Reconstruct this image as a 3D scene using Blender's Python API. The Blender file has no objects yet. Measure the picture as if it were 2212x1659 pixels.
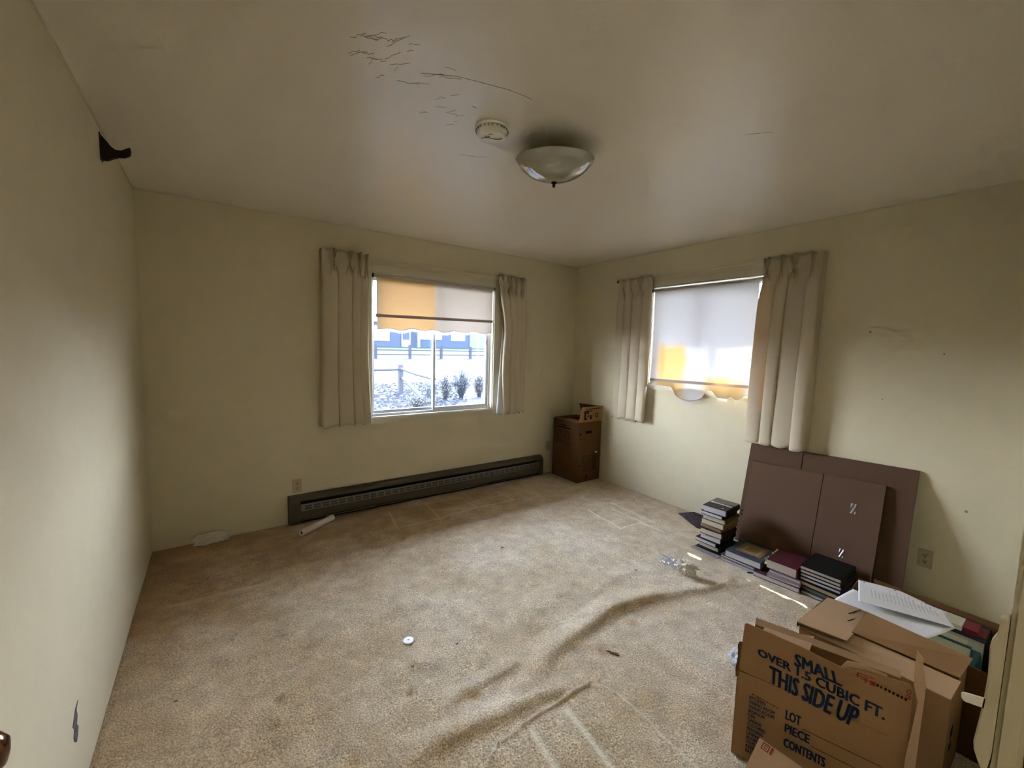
import bpy, bmesh, math, random
import numpy as np
from mathutils import Vector, Matrix, noise as mnoise

sc = bpy.context.scene
col = sc.collection
random.seed(7)

# ------------------------------------------------------------------ camera
W, H = 3.956, 2.44          # room width (x from -W to 0), ceiling height; window wall at y = 0
YF = -3.66                  # inner face of the doorway wall
CAM = Vector((-3.55562, -3.70378, 1.48435))
yaw, pitch, roll = 0.619447, -0.0903129, 0.0254342
cy_, sy_, cp_, sp_ = math.cos(yaw), math.sin(yaw), math.cos(pitch), math.sin(pitch)
f_ = Vector((sy_*cp_, cy_*cp_, sp_)); r_ = Vector((cy_, -sy_, 0)); u_ = r_.cross(f_)
r2 = r_*math.cos(roll) + u_*math.sin(roll); u2 = -r_*math.sin(roll) + u_*math.cos(roll)
cam = bpy.data.cameras.new('camera'); cam_o = bpy.data.objects.new('camera', cam); col.objects.link(cam_o)
cam.sensor_fit = 'HORIZONTAL'; cam.sensor_width = 36; cam.lens = 901.039*36/2212
cam.clip_start = 0.01; cam.clip_end = 300
M = Matrix((r2, u2, -f_)).transposed().to_4x4(); M.translation = CAM
cam_o.matrix_world = M
sc.camera = cam_o

# ------------------------------------------------------------------ world, sun, exposure
SKY = 7.5
wd = bpy.data.worlds.new('sky'); sc.world = wd; wd.use_nodes = True
nt = wd.node_tree; nt.nodes.clear()
o = nt.nodes.new('ShaderNodeOutputWorld'); bg = nt.nodes.new('ShaderNodeBackground')
geo = nt.nodes.new('ShaderNodeTexCoord'); sep = nt.nodes.new('ShaderNodeSeparateXYZ')
rp = nt.nodes.new('ShaderNodeValToRGB')
nt.links.new(geo.outputs['Generated'], sep.inputs[0]); nt.links.new(sep.outputs['Z'], rp.inputs[0])
rp.color_ramp.elements[0].position = 0.0; rp.color_ramp.elements[0].color = (.95, .97, 1, 1)
rp.color_ramp.elements[1].position = 0.8; rp.color_ramp.elements[1].color = (.60, .72, .95, 1)
nt.links.new(rp.outputs[0], bg.inputs[0]); bg.inputs[1].default_value = SKY
nt.links.new(bg.outputs[0], o.inputs[0])
SUNDIR = Vector((-.74, -.80, -1.14)).normalized()
sun = bpy.data.lights.new('sun', 'SUN'); sun.energy = 7.5; sun.angle = math.radians(.53); sun.color = (1, .90, .74)
sun_o = bpy.data.objects.new('sun', sun); col.objects.link(sun_o)
sun_o.rotation_euler = SUNDIR.to_track_quat('-Z', 'Y').to_euler(); sun_o.location = (8, 8, 12)
# unseen fill light added behind the camera to brighten the room
hl = bpy.data.lights.new('hall_fill', 'AREA'); hl.shape = 'RECTANGLE'; hl.size = 1.2; hl.size_y = .8
hl.energy = 1.3; hl.color = (1, .93, .80)
hl_o = bpy.data.objects.new('hall_fill', hl); col.objects.link(hl_o); hl_o.location = (-3.1, -4.55, 2.40)
sc.view_settings.view_transform = 'Standard'; sc.view_settings.look = 'None'
sc.view_settings.gamma = 1; sc.view_settings.use_curve_mapping = False
sc.view_settings.exposure = 2.92
sc.render.engine = 'CYCLES'
sc.cycles.use_denoising = True
sc.cycles.use_adaptive_sampling = True; sc.cycles.adaptive_threshold = .06
sc.cycles.max_bounces = 8; sc.cycles.diffuse_bounces = 5; sc.cycles.transparent_max_bounces = 12
sc.cycles.sample_clamp_indirect = 12
sc.cycles.caustics_reflective = False; sc.cycles.caustics_refractive = False

# ------------------------------------------------------------------ materials
MATS = {}
class NT:
    def __init__(s, name):
        s.m = bpy.data.materials.new(name); s.m.use_nodes = True; s.t = s.m.node_tree; s.t.nodes.clear()
        s.out = s.t.nodes.new('ShaderNodeOutputMaterial')
    def n(s, typ, **kw):
        nd = s.t.nodes.new(typ)
        for k, v in kw.items():
            if k in nd.inputs: nd.inputs[k].default_value = v
            else: setattr(nd, k, v)
        return nd
    def l(s, a, b): s.t.links.new(a, b)
def rgba(c): return (c[0], c[1], c[2], 1)
def mat(name, color, rough=.7, spec=.3, metal=0, var=.08, vscale=6, bump=0, bscale=200, coat=0, var2=0, v2scale=60, objcoord=True):
    if name in MATS: return MATS[name]
    g = NT(name)
    b = g.n('ShaderNodeBsdfPrincipled'); b.inputs['Roughness'].default_value = rough
    b.inputs['Specular IOR Level'].default_value = spec; b.inputs['Metallic'].default_value = metal
    b.inputs['Coat Weight'].default_value = coat
    tc = g.n('ShaderNodeTexCoord')
    nz = g.n('ShaderNodeTexNoise'); nz.inputs['Scale'].default_value = vscale; nz.inputs['Detail'].default_value = 4
    g.l(tc.outputs['Object'], nz.inputs['Vector'])
    mx = g.n('ShaderNodeMix', data_type='RGBA')
    mx.inputs[6].default_value = rgba([c*(1-var) for c in color]); mx.inputs[7].default_value = rgba([min(1, c*(1+var)) for c in color])
    g.l(nz.outputs[0], mx.inputs[0]); res = mx.outputs[2]
    if var2:
        n2 = g.n('ShaderNodeTexNoise'); n2.inputs['Scale'].default_value = v2scale; n2.inputs['Detail'].default_value = 3
        g.l(tc.outputs['Object'], n2.inputs['Vector'])
        m2 = g.n('ShaderNodeMix', data_type='RGBA', blend_type='MULTIPLY'); m2.inputs[0].default_value = 1
        r = g.n('ShaderNodeMapRange'); r.inputs[3].default_value = 1-var2; r.inputs[4].default_value = 1+var2*.6
        g.l(n2.outputs[0], r.inputs[0]); g.l(res, m2.inputs[6]); g.l(r.outputs[0], m2.inputs[7]); res = m2.outputs[2]
    g.l(res, b.inputs['Base Color'])
    if bump:
        nb = g.n('ShaderNodeTexNoise'); nb.inputs['Scale'].default_value = bscale; nb.inputs['Detail'].default_value = 4
        g.l(tc.outputs['Object'], nb.inputs['Vector'])
        bp = g.n('ShaderNodeBump'); bp.inputs['Strength'].default_value = bump; bp.inputs['Distance'].default_value = .002
        g.l(nb.outputs[0], bp.inputs['Height']); g.l(bp.outputs[0], b.inputs['Normal'])
    g.l(b.outputs[0], g.out.inputs[0])
    MATS[name] = g.m
    return g.m

wall_m = mat('cream_wall_paint', (.66, .595, .42), rough=.62, spec=.28, var=.04, vscale=1.7, bump=.4, bscale=240, var2=.05, v2scale=9)
trim_m = mat('cream_trim_paint', (.60, .55, .41), rough=.4, spec=.4, var=.04, bump=.05)
white_m = mat('white_plastic', (.86, .85, .82), rough=.35, spec=.5, var=.03)
ivory_m = mat('ivory_plastic', (.46, .39, .25), rough=.4, spec=.4, var=.04)
black_m = mat('black_plastic', (.012, .010, .010), rough=.6, spec=.2)
alu_m = mat('aluminium_frame', (.62, .65, .70), rough=.38, metal=.55, spec=.5, var=.05)
heat_m = mat('brown_heater_enamel', (.068, .056, .034), rough=.45, spec=.4, var=.12, vscale=3)
heatg_m = mat('grey_heater_grille', (.17, .16, .15), rough=.4, spec=.5, metal=.2)
dark_m = mat('dark_bronze', (.015, .008, .008), rough=.4, spec=.4)
kraft_m = mat('kraft_cardboard', (.31, .175, .078), rough=.85, spec=.15, var=.10, vscale=5, bump=.15, bscale=90, var2=.10, v2scale=140)
kraftL_m = mat('pale_cardboard_inside', (.47, .31, .18), rough=.85, spec=.15, var=.08, vscale=5, var2=.08, v2scale=140)
kraftP_m = mat('dull_brown_cardboard', (.105, .060, .036), rough=.85, spec=.15, var=.10, vscale=3, bump=.12, bscale=60, var2=.10, v2scale=150)
kraftD_m = mat('dark_kraft_cardboard', (.105, .052, .019), rough=.85, spec=.15, var=.10, vscale=5, var2=.10, v2scale=140)
ink_m = mat('navy_ink', (.012, .022, .06), rough=.8, spec=.1, var=.3, vscale=90)
inkred_m = mat('red_ink', (.26, .04, .028), rough=.8, spec=.1, var=.3, vscale=90)
inkbr_m = mat('brown_ink', (.022, .010, .005), rough=.8, spec=.1, var=.3, vscale=90)
inkpu_m = mat('dark_purple_ink', (.010, .003, .006), rough=.8, spec=.1)
paper_m = mat('white_paper', (.74, .74, .77), rough=.75, spec=.2, var=.03)
page_m = mat('book_pages', (.50, .44, .36), rough=.9, spec=.1, var=.10, vscale=12, var2=.25, v2scale=160)
pagec_m = mat('cool_book_pages', (.52, .49, .50), rough=.9, spec=.1, var=.10, vscale=12, var2=.20, v2scale=160)
yellow_m = mat('pale_yellow_paper', (.72, .68, .34), rough=.8, spec=.2, var=.10, vscale=30)
tissue_m = mat('tissue_paper', (.66, .60, .52), rough=.85, spec=.2, var=.06, vscale=20)

def carpet_mat():
    g = NT('beige_carpet'); b = g.n('ShaderNodeBsdfPrincipled'); b.inputs['Roughness'].default_value = .95
    b.inputs['Specular IOR Level'].default_value = .08
    b.inputs['Sheen Weight'].default_value = .25; b.inputs['Sheen Roughness'].default_value = .5
    tc = g.n('ShaderNodeTexCoord')
    n1 = g.n('ShaderNodeTexNoise'); n1.inputs['Scale'].default_value = 2.0; n1.inputs['Detail'].default_value = 6; n1.inputs['Roughness'].default_value = .6
    n2 = g.n('ShaderNodeTexNoise'); n2.inputs['Scale'].default_value = 150; n2.inputs['Detail'].default_value = 3
    n3 = g.n('ShaderNodeTexNoise'); n3.inputs['Scale'].default_value = 11; n3.inputs['Detail'].default_value = 4
    for n in (n1, n2, n3): g.l(tc.outputs['Object'], n.inputs['Vector'])
    r1 = g.n('ShaderNodeValToRGB'); e = r1.color_ramp.elements
    e[0].position = .33; e[0].color = (.57, .445, .28, 1); e[1].position = .66; e[1].color = (.73, .62, .465, 1)
    g.l(n1.outputs[0], r1.inputs[0])
    def mul(a, fac, lo, hi, fl=.3, fh=.7):
        m = g.n('ShaderNodeMix', data_type='RGBA', blend_type='MULTIPLY'); m.inputs[0].default_value = 1
        r = g.n('ShaderNodeMapRange'); r.inputs[1].default_value = fl; r.inputs[2].default_value = fh
        r.inputs[3].default_value = lo; r.inputs[4].default_value = hi
        g.l(fac, r.inputs[0]); g.l(a, m.inputs[6]); g.l(r.outputs[0], m.inputs[7]); return m.outputs[2]
    c = mul(r1.outputs[0], n2.outputs[0], .50, 1.38)
    c = mul(c, n3.outputs[0], .80, 1.14)
    at = g.n('ShaderNodeAttribute'); at.attribute_name = 'press'      # pale pressed lines left by furniture
    mx = g.n('ShaderNodeMix', data_type='RGBA'); mx.inputs[7].default_value = (.86, .79, .64, 1)
    g.l(at.outputs['Fac'], mx.inputs[0]); g.l(c, mx.inputs[6]); c = mx.outputs[2]
    at2 = g.n('ShaderNodeAttribute'); at2.attribute_name = 'brown_tint'    # brown near walls for less cool light, painted in; also tints dents
    mx = g.n('ShaderNodeMix', data_type='RGBA', blend_type='MULTIPLY'); mx.inputs[7].default_value = (.58, .42, .22, 1)
    g.l(at2.outputs['Fac'], mx.inputs[0]); g.l(c, mx.inputs[6]); c = mx.outputs[2]
    g.l(c, b.inputs['Base Color'])
    bp = g.n('ShaderNodeBump'); bp.inputs['Strength'].default_value = .9; bp.inputs['Distance'].default_value = .006
    nb = g.n('ShaderNodeTexNoise'); nb.inputs['Scale'].default_value = 120; nb.inputs['Detail'].default_value = 4
    g.l(tc.outputs['Object'], nb.inputs['Vector']); g.l(nb.outputs[0], bp.inputs['Height']); g.l(bp.outputs[0], b.inputs['Normal'])
    g.l(b.outputs[0], g.out.inputs[0]); return g.m
carpet_m = carpet_mat()

def ceiling_mat():
    g = NT('satin_ceiling_paint'); b = g.n('ShaderNodeBsdfPrincipled'); b.inputs['Roughness'].default_value = .34
    b.inputs['Specular IOR Level'].default_value = 1.0
    tc = g.n('ShaderNodeTexCoord')
    n1 = g.n('ShaderNodeTexNoise'); n1.inputs['Scale'].default_value = 1.3; n1.inputs['Detail'].default_value = 5
    g.l(tc.outputs['Object'], n1.inputs['Vector'])
    mx = g.n('ShaderNodeMix', data_type='RGBA'); mx.inputs[6].default_value = (.73, .67, .56, 1); mx.inputs[7].default_value = (.79, .735, .63, 1)
    g.l(n1.outputs[0], mx.inputs[0]); g.l(mx.outputs[2], b.inputs['Base Color'])
    nb = g.n('ShaderNodeTexNoise'); nb.inputs['Scale'].default_value = 230; nb.inputs['Detail'].default_value = 3
    nw = g.n('ShaderNodeTexNoise'); nw.inputs['Scale'].default_value = 3.2; nw.inputs['Detail'].default_value = 5
    g.l(tc.outputs['Object'], nb.inputs['Vector']); g.l(tc.outputs['Object'], nw.inputs['Vector'])
    b1 = g.n('ShaderNodeBump'); b1.inputs['Strength'].default_value = .25; b1.inputs['Distance'].default_value = .002
    b2 = g.n('ShaderNodeBump'); b2.inputs['Strength'].default_value = .35; b2.inputs['Distance'].default_value = .02
    g.l(nb.outputs[0], b1.inputs['Height']); g.l(nw.outputs[0], b2.inputs['Height']); g.l(b2.outputs[0], b1.inputs['Normal'])
    g.l(b1.outputs[0], b.inputs['Normal']); g.l(b.outputs[0], g.out.inputs[0]); return g.m
ceil_m = ceiling_mat()

def thin_glass():
    g = NT('window_glass'); tr = g.n('ShaderNodeBsdfTransparent'); tr.inputs[0].default_value = (.93, .96, 1, 1)
    gl = g.n('ShaderNodeBsdfGlossy'); gl.inputs['Roughness'].default_value = .02
    df = g.n('ShaderNodeBsdfDiffuse'); df.inputs[0].default_value = (.8, .88, 1, 1)
    lw = g.n('ShaderNodeLayerWeight'); pw = g.n('ShaderNodeMath', operation='POWER'); pw.inputs[1].default_value = 4; g.l(lw.outputs['Facing'], pw.inputs[0])
    fr = g.n('ShaderNodeMath', operation='MULTIPLY_ADD'); fr.inputs[1].default_value = .6; fr.inputs[2].default_value = .035; g.l(pw.outputs[0], fr.inputs[0])
    m1 = g.n('ShaderNodeMixShader'); g.l(fr.outputs[0], m1.inputs[0]); g.l(tr.outputs[0], m1.inputs[1]); g.l(gl.outputs[0], m1.inputs[2])
    m2 = g.n('ShaderNodeMixShader'); m2.inputs[0].default_value = .02; g.l(m1.outputs[0], m2.inputs[1]); g.l(df.outputs[0], m2.inputs[2])
    g.l(m2.outputs[0], g.out.inputs[0]); return g.m
glass_m = thin_glass()

def fabric_mat(name, color, trans_col, trans=.2, weave=900, stains_or_glow=None):
    """woven cloth: diffuse front plus light passing through; stains_or_glow = [(centre, half size, soft)] in object space."""
    g = NT(name); d = g.n('ShaderNodeBsdfDiffuse'); t = g.n('ShaderNodeBsdfTranslucent')
    tc = g.n('ShaderNodeTexCoord')
    nz = g.n('ShaderNodeTexNoise'); nz.inputs['Scale'].default_value = weave; g.l(tc.outputs['Object'], nz.inputs['Vector'])
    mx = g.n('ShaderNodeMix', data_type='RGBA'); mx.inputs[6].default_value = rgba([c*.86 for c in color]); mx.inputs[7].default_value = rgba([min(1, c*1.12) for c in color])
    g.l(nz.outputs[0], mx.inputs[0]); g.l(mx.outputs[2], d.inputs[0]); t.inputs[0].default_value = rgba(trans_col)
    if stains_or_glow:
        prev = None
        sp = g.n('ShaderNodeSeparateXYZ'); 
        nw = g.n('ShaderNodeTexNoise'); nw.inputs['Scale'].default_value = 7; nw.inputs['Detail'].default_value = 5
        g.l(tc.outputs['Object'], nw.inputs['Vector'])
        va = g.n('ShaderNodeVectorMath', operation='MULTIPLY_ADD'); va.inputs[1].default_value = (stains_or_glow['w'],)*3
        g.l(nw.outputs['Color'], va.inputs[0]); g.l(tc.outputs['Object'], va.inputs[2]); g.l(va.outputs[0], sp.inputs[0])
        for ax, lo, hi, z0, z1, sf in stains_or_glow['boxes']:
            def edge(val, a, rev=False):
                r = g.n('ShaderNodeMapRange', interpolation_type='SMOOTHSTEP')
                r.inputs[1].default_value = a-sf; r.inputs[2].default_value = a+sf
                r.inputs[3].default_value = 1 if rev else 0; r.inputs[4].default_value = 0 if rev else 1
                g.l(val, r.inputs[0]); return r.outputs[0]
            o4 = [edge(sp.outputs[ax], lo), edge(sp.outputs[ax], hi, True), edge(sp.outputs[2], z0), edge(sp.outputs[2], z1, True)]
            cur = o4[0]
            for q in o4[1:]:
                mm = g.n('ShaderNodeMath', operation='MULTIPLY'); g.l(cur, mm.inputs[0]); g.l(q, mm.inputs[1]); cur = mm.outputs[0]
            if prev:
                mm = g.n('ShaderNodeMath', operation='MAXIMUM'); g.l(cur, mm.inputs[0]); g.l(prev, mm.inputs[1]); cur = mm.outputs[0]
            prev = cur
        for sh, c0, c1 in ((d, None, stains_or_glow['dc']), (t, trans_col, stains_or_glow['tc'])):
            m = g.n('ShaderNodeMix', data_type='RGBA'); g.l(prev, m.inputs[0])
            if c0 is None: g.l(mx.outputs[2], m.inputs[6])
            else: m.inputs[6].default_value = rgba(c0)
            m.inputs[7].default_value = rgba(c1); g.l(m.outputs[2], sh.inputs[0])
    ms = g.n('ShaderNodeMixShader'); ms.inputs[0].default_value = trans
    g.l(d.outputs[0], ms.inputs[1]); g.l(t.outputs[0], ms.inputs[2]); g.l(ms.outputs[0], g.out.inputs[0]); return g.m
curtain_m = fabric_mat('oatmeal_curtain_cloth', (.60, .52, .385), (.80, .46, .12), .10, 500)
lining_m = fabric_mat('white_curtain_lining', (.78, .78, .80), (.8, .7, .5), .15, 500)
shade1_m = fabric_mat('cream_blind_cloth', (.62, .56, .50), (.62, .53, .44), .125, 300,
    {'w': .04, 'boxes': [(0, -.555, -.015, -.75, .30, .035)], 'dc': (.62, .42, .18), 'tc': (.78, .47, .22)})
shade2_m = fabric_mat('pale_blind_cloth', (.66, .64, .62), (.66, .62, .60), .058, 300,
    {'w': .16, 'boxes': [(1, .20, .50, -1.2, -.46, .05), (1, -.36, .0, -1.2, -.72, .07)], 'dc': (.64, .48, .24), 'tc': (.86, .50, .17)})  # orange boxes here are sun glow painted into the cloth colour
bar_m = mat('mauve_hem_bar', (.52, .43, .41), rough=.8, spec=.1)
fringe_m = fabric_mat('white_fringe_thread', (.72, .74, .80), (.8, .8, .85), .35, 300)
bowl_m = mat('frosted_lamp_glass', (.36, .35, .28), rough=.04, spec=.9, coat=1.0, var=.03)
exgrav_m = mat('pale_gravel', (0.0119, 0.0130, 0.0158), rough=.95, spec=.05, var=.35, vscale=3, var2=.75, v2scale=9)  # outdoor colours hold the bluish haze of the view
exroad_m = mat('concrete_drive', (0.0158, 0.0172, 0.0190), rough=.9, spec=.05, var=.05, var2=.05)
exlawn_m = mat('lawn_grass', (0.0109, 0.0173, 0.0104), rough=.95, spec=.05, var=.15, vscale=.5, var2=.2, v2scale=4)
exwall_m = mat('haze_blue_siding', (0.0165, 0.0230, 0.0375), rough=.9, spec=.05, var=.05)  # bluish haze mixed into the siding colour
extrim_m = mat('white_exterior_trim', (.05, .062, .08), rough=.7)
exdark_m = mat('dark_exterior_glass', (0.0153, 0.0217, 0.0348), rough=.2)
exwood_m = mat('weathered_grey_wood', (0.0150, 0.0163, 0.0231), rough=.9, spec=.05, var=.2, vscale=8)
expost_m = mat('pale_split_rail_wood', (0.0235, 0.0256, 0.0314), rough=.9, spec=.05, var=.2, vscale=12)
exbush_m = mat('sage_shrub_leaf', (0.0306, 0.0388, 0.0408), rough=.9, spec=.05, var=.3, vscale=12)
exbush2_m = mat('dry_shrub_leaf', (0.0490, 0.0510, 0.0490), rough=.9, spec=.05, var=.3, vscale=12)
exroof_m = mat('brown_roof_soffit', (.20, .18, .15), rough=.9)

# ------------------------------------------------------------------ mesh builder
class MB:
    def __init__(s): s.v = []; s.f = []
    def add(s, vs, fs):
        k = len(s.v); s.v += [Vector(v) for v in vs]; s.f += [[i+k for i in f] for f in fs]; return s
    def box(s, a, b, m=None):
        x0, y0, z0 = [min(a[i], b[i]) for i in range(3)]; x1, y1, z1 = [max(a[i], b[i]) for i in range(3)]
        vs = [Vector(p) for p in ((x0,y0,z0),(x1,y0,z0),(x1,y1,z0),(x0,y1,z0),(x0,y0,z1),(x1,y0,z1),(x1,y1,z1),(x0,y1,z1))]
        if m: vs = [m @ v for v in vs]
        return s.add(vs, [(0,3,2,1),(4,5,6,7),(0,1,5,4),(1,2,6,5),(2,3,7,6),(3,0,4,7)])
    def prism(s, pts, vec):
        """planar polygon (3D points) pushed along vec"""
        n = len(pts); p = [Vector(q) for q in pts]; q = [a+Vector(vec) for a in p]
        return s.add(p+q, [list(range(n))[::-1], list(range(n, 2*n))]+[(i, (i+1) % n, (i+1) % n+n, i+n) for i in range(n)])
    def panel(s, pts, t=.004):
        p = [Vector(q) for q in pts]; nn = Vector((0,0,0))
        for i in range(len(p)):
            a, b = p[i], p[(i+1) % len(p)]
            nn += a.cross(b)
        nn.normalize(); return s.prism([a-nn*t/2 for a in p], nn*t)
    def tube(s, path, r, n=10, cap=True):
        path = [Vector(p) for p in path]; k = len(s.v); rs = r if isinstance(r, (list, tuple)) else [r]*len(path)
        for i, p in enumerate(path):
            d = (path[min(i+1, len(path)-1)]-path[max(i-1, 0)]).normalized()
            a = d.cross(Vector((0,0,1))); a = a.normalized() if a.length > 1e-4 else Vector((1,0,0)); b = d.cross(a)
            for j in range(n):
                t = 2*math.pi*j/n; s.v.append(p+(a*math.cos(t)+b*math.sin(t))*rs[i])
        for i in range(len(path)-1):
            for j in range(n):
                s.f.append([k+i*n+j, k+i*n+(j+1) % n, k+(i+1)*n+(j+1) % n, k+(i+1)*n+j])
        if cap:
            s.f.append([k+j for j in range(n)]); s.f.append([k+(len(path)-1)*n+j for j in range(n)][::-1])
        return s
    def lathe(s, prof, c=(0,0,0), n=32, axis='Z'):
        k = len(s.v); c = Vector(c)
        for r, h in prof:
            for j in range(n):
                t = 2*math.pi*j/n; a, b = r*math.cos(t), r*math.sin(t)
                s.v.append(c+(Vector((a, b, h)) if axis == 'Z' else Vector((h, a, b)) if axis == 'X' else Vector((a, h, b))))
        for i in range(len(prof)-1):
            for j in range(n):
                s.f.append([k+i*n+j, k+i*n+(j+1) % n, k+(i+1)*n+(j+1) % n, k+(i+1)*n+j])
        if prof[0][0] > 1e-4: s.f.append([k+j for j in range(n)][::-1])
        if prof[-1][0] > 1e-4: s.f.append([k+(len(prof)-1)*n+j for j in range(n)])
        return s
    def grid(s, fn, nu, nv):
        k = len(s.v)
        for i in range(nu+1):
            for j in range(nv+1): s.v.append(Vector(fn(i/nu, j/nv)))
        for i in range(nu):
            for j in range(nv):
                a = k+i*(nv+1)+j; s.f.append([a, a+nv+1, a+nv+2, a+1])
        return s

def woff(p):
    o = Vector((0,0,0))
    while p is not None: o += p.location; p = p.parent
    return o
def build(name, b, m, parent=None, world=True, smooth=False, bev=0, seg=2, solid=0):
    me = bpy.data.meshes.new(name)
    off = woff(parent) if (parent is not None and world) else Vector((0,0,0))
    me.from_pydata([tuple(v-off) for v in b.v], [], b.f)
    bm = bmesh.new(); bm.from_mesh(me); bmesh.ops.recalc_face_normals(bm, faces=bm.faces)
    if bev:
        es = [e for e in bm.edges if len(e.link_faces) == 2 and e.calc_face_angle(0) > .5]
        bmesh.ops.bevel(bm, geom=es, offset=bev, segments=seg, affect='EDGES', clamp_overlap=True)
    bm.to_mesh(me); bm.free()
    if smooth:
        for p in me.polygons: p.use_smooth = True
    me.materials.append(m)
    o = bpy.data.objects.new(name, me); col.objects.link(o)
    if parent is not None: o.parent = parent
    if solid:
        md = o.modifiers.new('thickness', 'SOLIDIFY'); md.thickness = solid; md.offset = 0
    return o
def tag(o, label=None, cat=None, group=None, kind=None):
    if label: o['label'] = label
    if cat: o['category'] = cat
    if group: o['group'] = group
    if kind: o['kind'] = kind
    return o
def thing(name, loc=(0,0,0), rz=0, label=None, cat=None, group=None, kind=None):
    o = bpy.data.objects.new(name, None); col.objects.link(o); o.location = loc; o.rotation_euler = (0,0,rz)
    o.empty_display_size = .05
    return tag(o, label, cat, group, kind)

def text_quad(s, BL, BR, TL, TR, P0, a, up, nrm, parent, m, name='lettering', lift=.0012, bold=.02):
    """printed words, stretched onto the four given (along, height) corners of a face"""
    cu = bpy.data.curves.new('t', 'FONT'); cu.body = s; cu.offset = bold; cu.resolution_u = 2
    ob = bpy.data.objects.new('t', cu); col.objects.link(ob)
    dg = bpy.context.evaluated_depsgraph_get(); dg.update()
    me0 = bpy.data.meshes.new_from_object(ob.evaluated_get(dg)); bpy.data.objects.remove(ob)
    co = np.array([v.co[:2] for v in me0.vertices]); lo, hi = co.min(0), co.max(0)
    b = MB(); vs = []
    for x, y in co:
        p, q = (x-lo[0])/(hi[0]-lo[0]), (y-lo[1])/(hi[1]-lo[1])
        s_ = (BL[0]*(1-p)+BR[0]*p)*(1-q)+(TL[0]*(1-p)+TR[0]*p)*q
        z_ = (BL[1]*(1-p)+BR[1]*p)*(1-q)+(TL[1]*(1-p)+TR[1]*p)*q
        vs.append(Vector(P0)+Vector(a)*s_+Vector(up)*z_+Vector(nrm)*lift)
    b.add(vs, [list(p.vertices) for p in me0.polygons])
    return b
def joinb(bs):
    r = MB()
    for b in bs: r.add(b.v, b.f)
    return r

# ------------------------------------------------------------------ room shell
T = .14
W1 = (-2.44, -1.17, .815, 2.09)         # window_1 opening: x0 x1 z0 z1 in the wall y = 0
W2 = (-2.155, -1.085, 1.14, 2.10)       # window_2 opening: y0 y1 z0 z1 in the wall x = 0
b = MB(); x0, x1, z0, z1 = W1
b.box((-W-T, 0, -.05), (x0, T, H+.05)).box((x1, 0, -.05), (T, T, H+.05)).box((x0, 0, -.05), (x1, T, z0)).box((x0, 0, z1), (x1, T, H+.05))
tag(build('wall_back', b, wall_m), 'cream painted wall with the clear window and heater', kind='structure')
b = MB(); y0, y1, z0, z1 = W2
b.box((0, YF-T, -.05), (T, y0, H+.05)).box((0, y1, -.05), (T, 0, H+.05)).box((0, y0, -.05), (T, y1, z0)).box((0, y0, z1), (T, y1, H+.05))
wr = tag(build('wall_right', b, wall_m), 'cream painted wall behind the leaning cardboard', kind='structure')
wl = tag(build('wall_left', MB().box((-W-T, -5.2, -.05), (-W, 0, H+.05)), wall_m), 'cream painted wall at the left', kind='structure')
OX0, OX1 = -3.93, -2.60                  # doorway opening
b = MB().box((OX1+.02, YF-.12, -.05), (0, YF, H+.05)).box((-W, YF-.12, 2.10), (OX1+.02, YF, H+.05))
tag(build('wall_front', b, wall_m), kind='structure')
b = MB().box((OX1+.30, -5.2, -.05), (OX1+.42, YF-.12, H+.05)).box((-W, -5.3, -.05), (OX1+.42, -5.2, H+.05))
tag(build('wall_hall', b, wall_m), kind='structure')
b = MB().box((-W-T, -5.3, H), (T, T, H+.12))
ceil = tag(build('ceiling', b, ceil_m), 'satin cream ceiling with patched cracks', kind='structure')
# wall ceiling junction bead of paint
b = MB().box((-W, -.006, H-.008), (0, 0, H)).box((-.006, YF, H-.008), (0, 0, H)).box((-W, YF, H-.008), (-W+.006, 0, H))
tag(build('trim_1', b, mat('pale_caulk', (.62, .57, .42), rough=.5)), kind='structure')

# floor: carpet with real wrinkles
def seg_d(X, Y, a, b_):
    ax, ay = a; bx, by = b_; dx, dy = bx-ax, by-ay; L2 = dx*dx+dy*dy+1e-12
    t = np.clip(((X-ax)*dx+(Y-ay)*dy)/L2, 0, 1); return np.hypot(X-ax-t*dx, Y-ay-t*dy), t
def ridge(X, Y, pts, w, h, taper=True):
    """soft fold along a polyline; steeper on its camera side"""
    best = np.full(X.shape, 1e9); side = np.zeros(X.shape); tt = np.zeros(X.shape); n = len(pts)-1
    for i in range(n):
        (ax, ay), (bx, by) = pts[i], pts[i+1]
        d, t = seg_d(X, Y, pts[i], pts[i+1]); s = np.sign((bx-ax)*(Y-ay)-(by-ay)*(X-ax))
        k = d < best; best = np.where(k, d, best); side = np.where(k, s, side); tt = np.where(k, (i+t)/n, tt)
    ww = np.where(side > 0, w*1.5, w*.85)
    hh = 0.85*h*np.sin(np.pi*np.clip(tt*.9+.05, 0, 1))**.6 if taper else h
    return hh*np.exp(-(best/ww)**2)
NX, NY = 420, 400
xs = np.linspace(-W, 0, NX+1); ys = np.linspace(-5.2, 0, int(NY*5.2/3.66)+1); X, Y = np.meshgrid(xs, ys, indexing='ij')
Z = np.zeros(X.shape)
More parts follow.
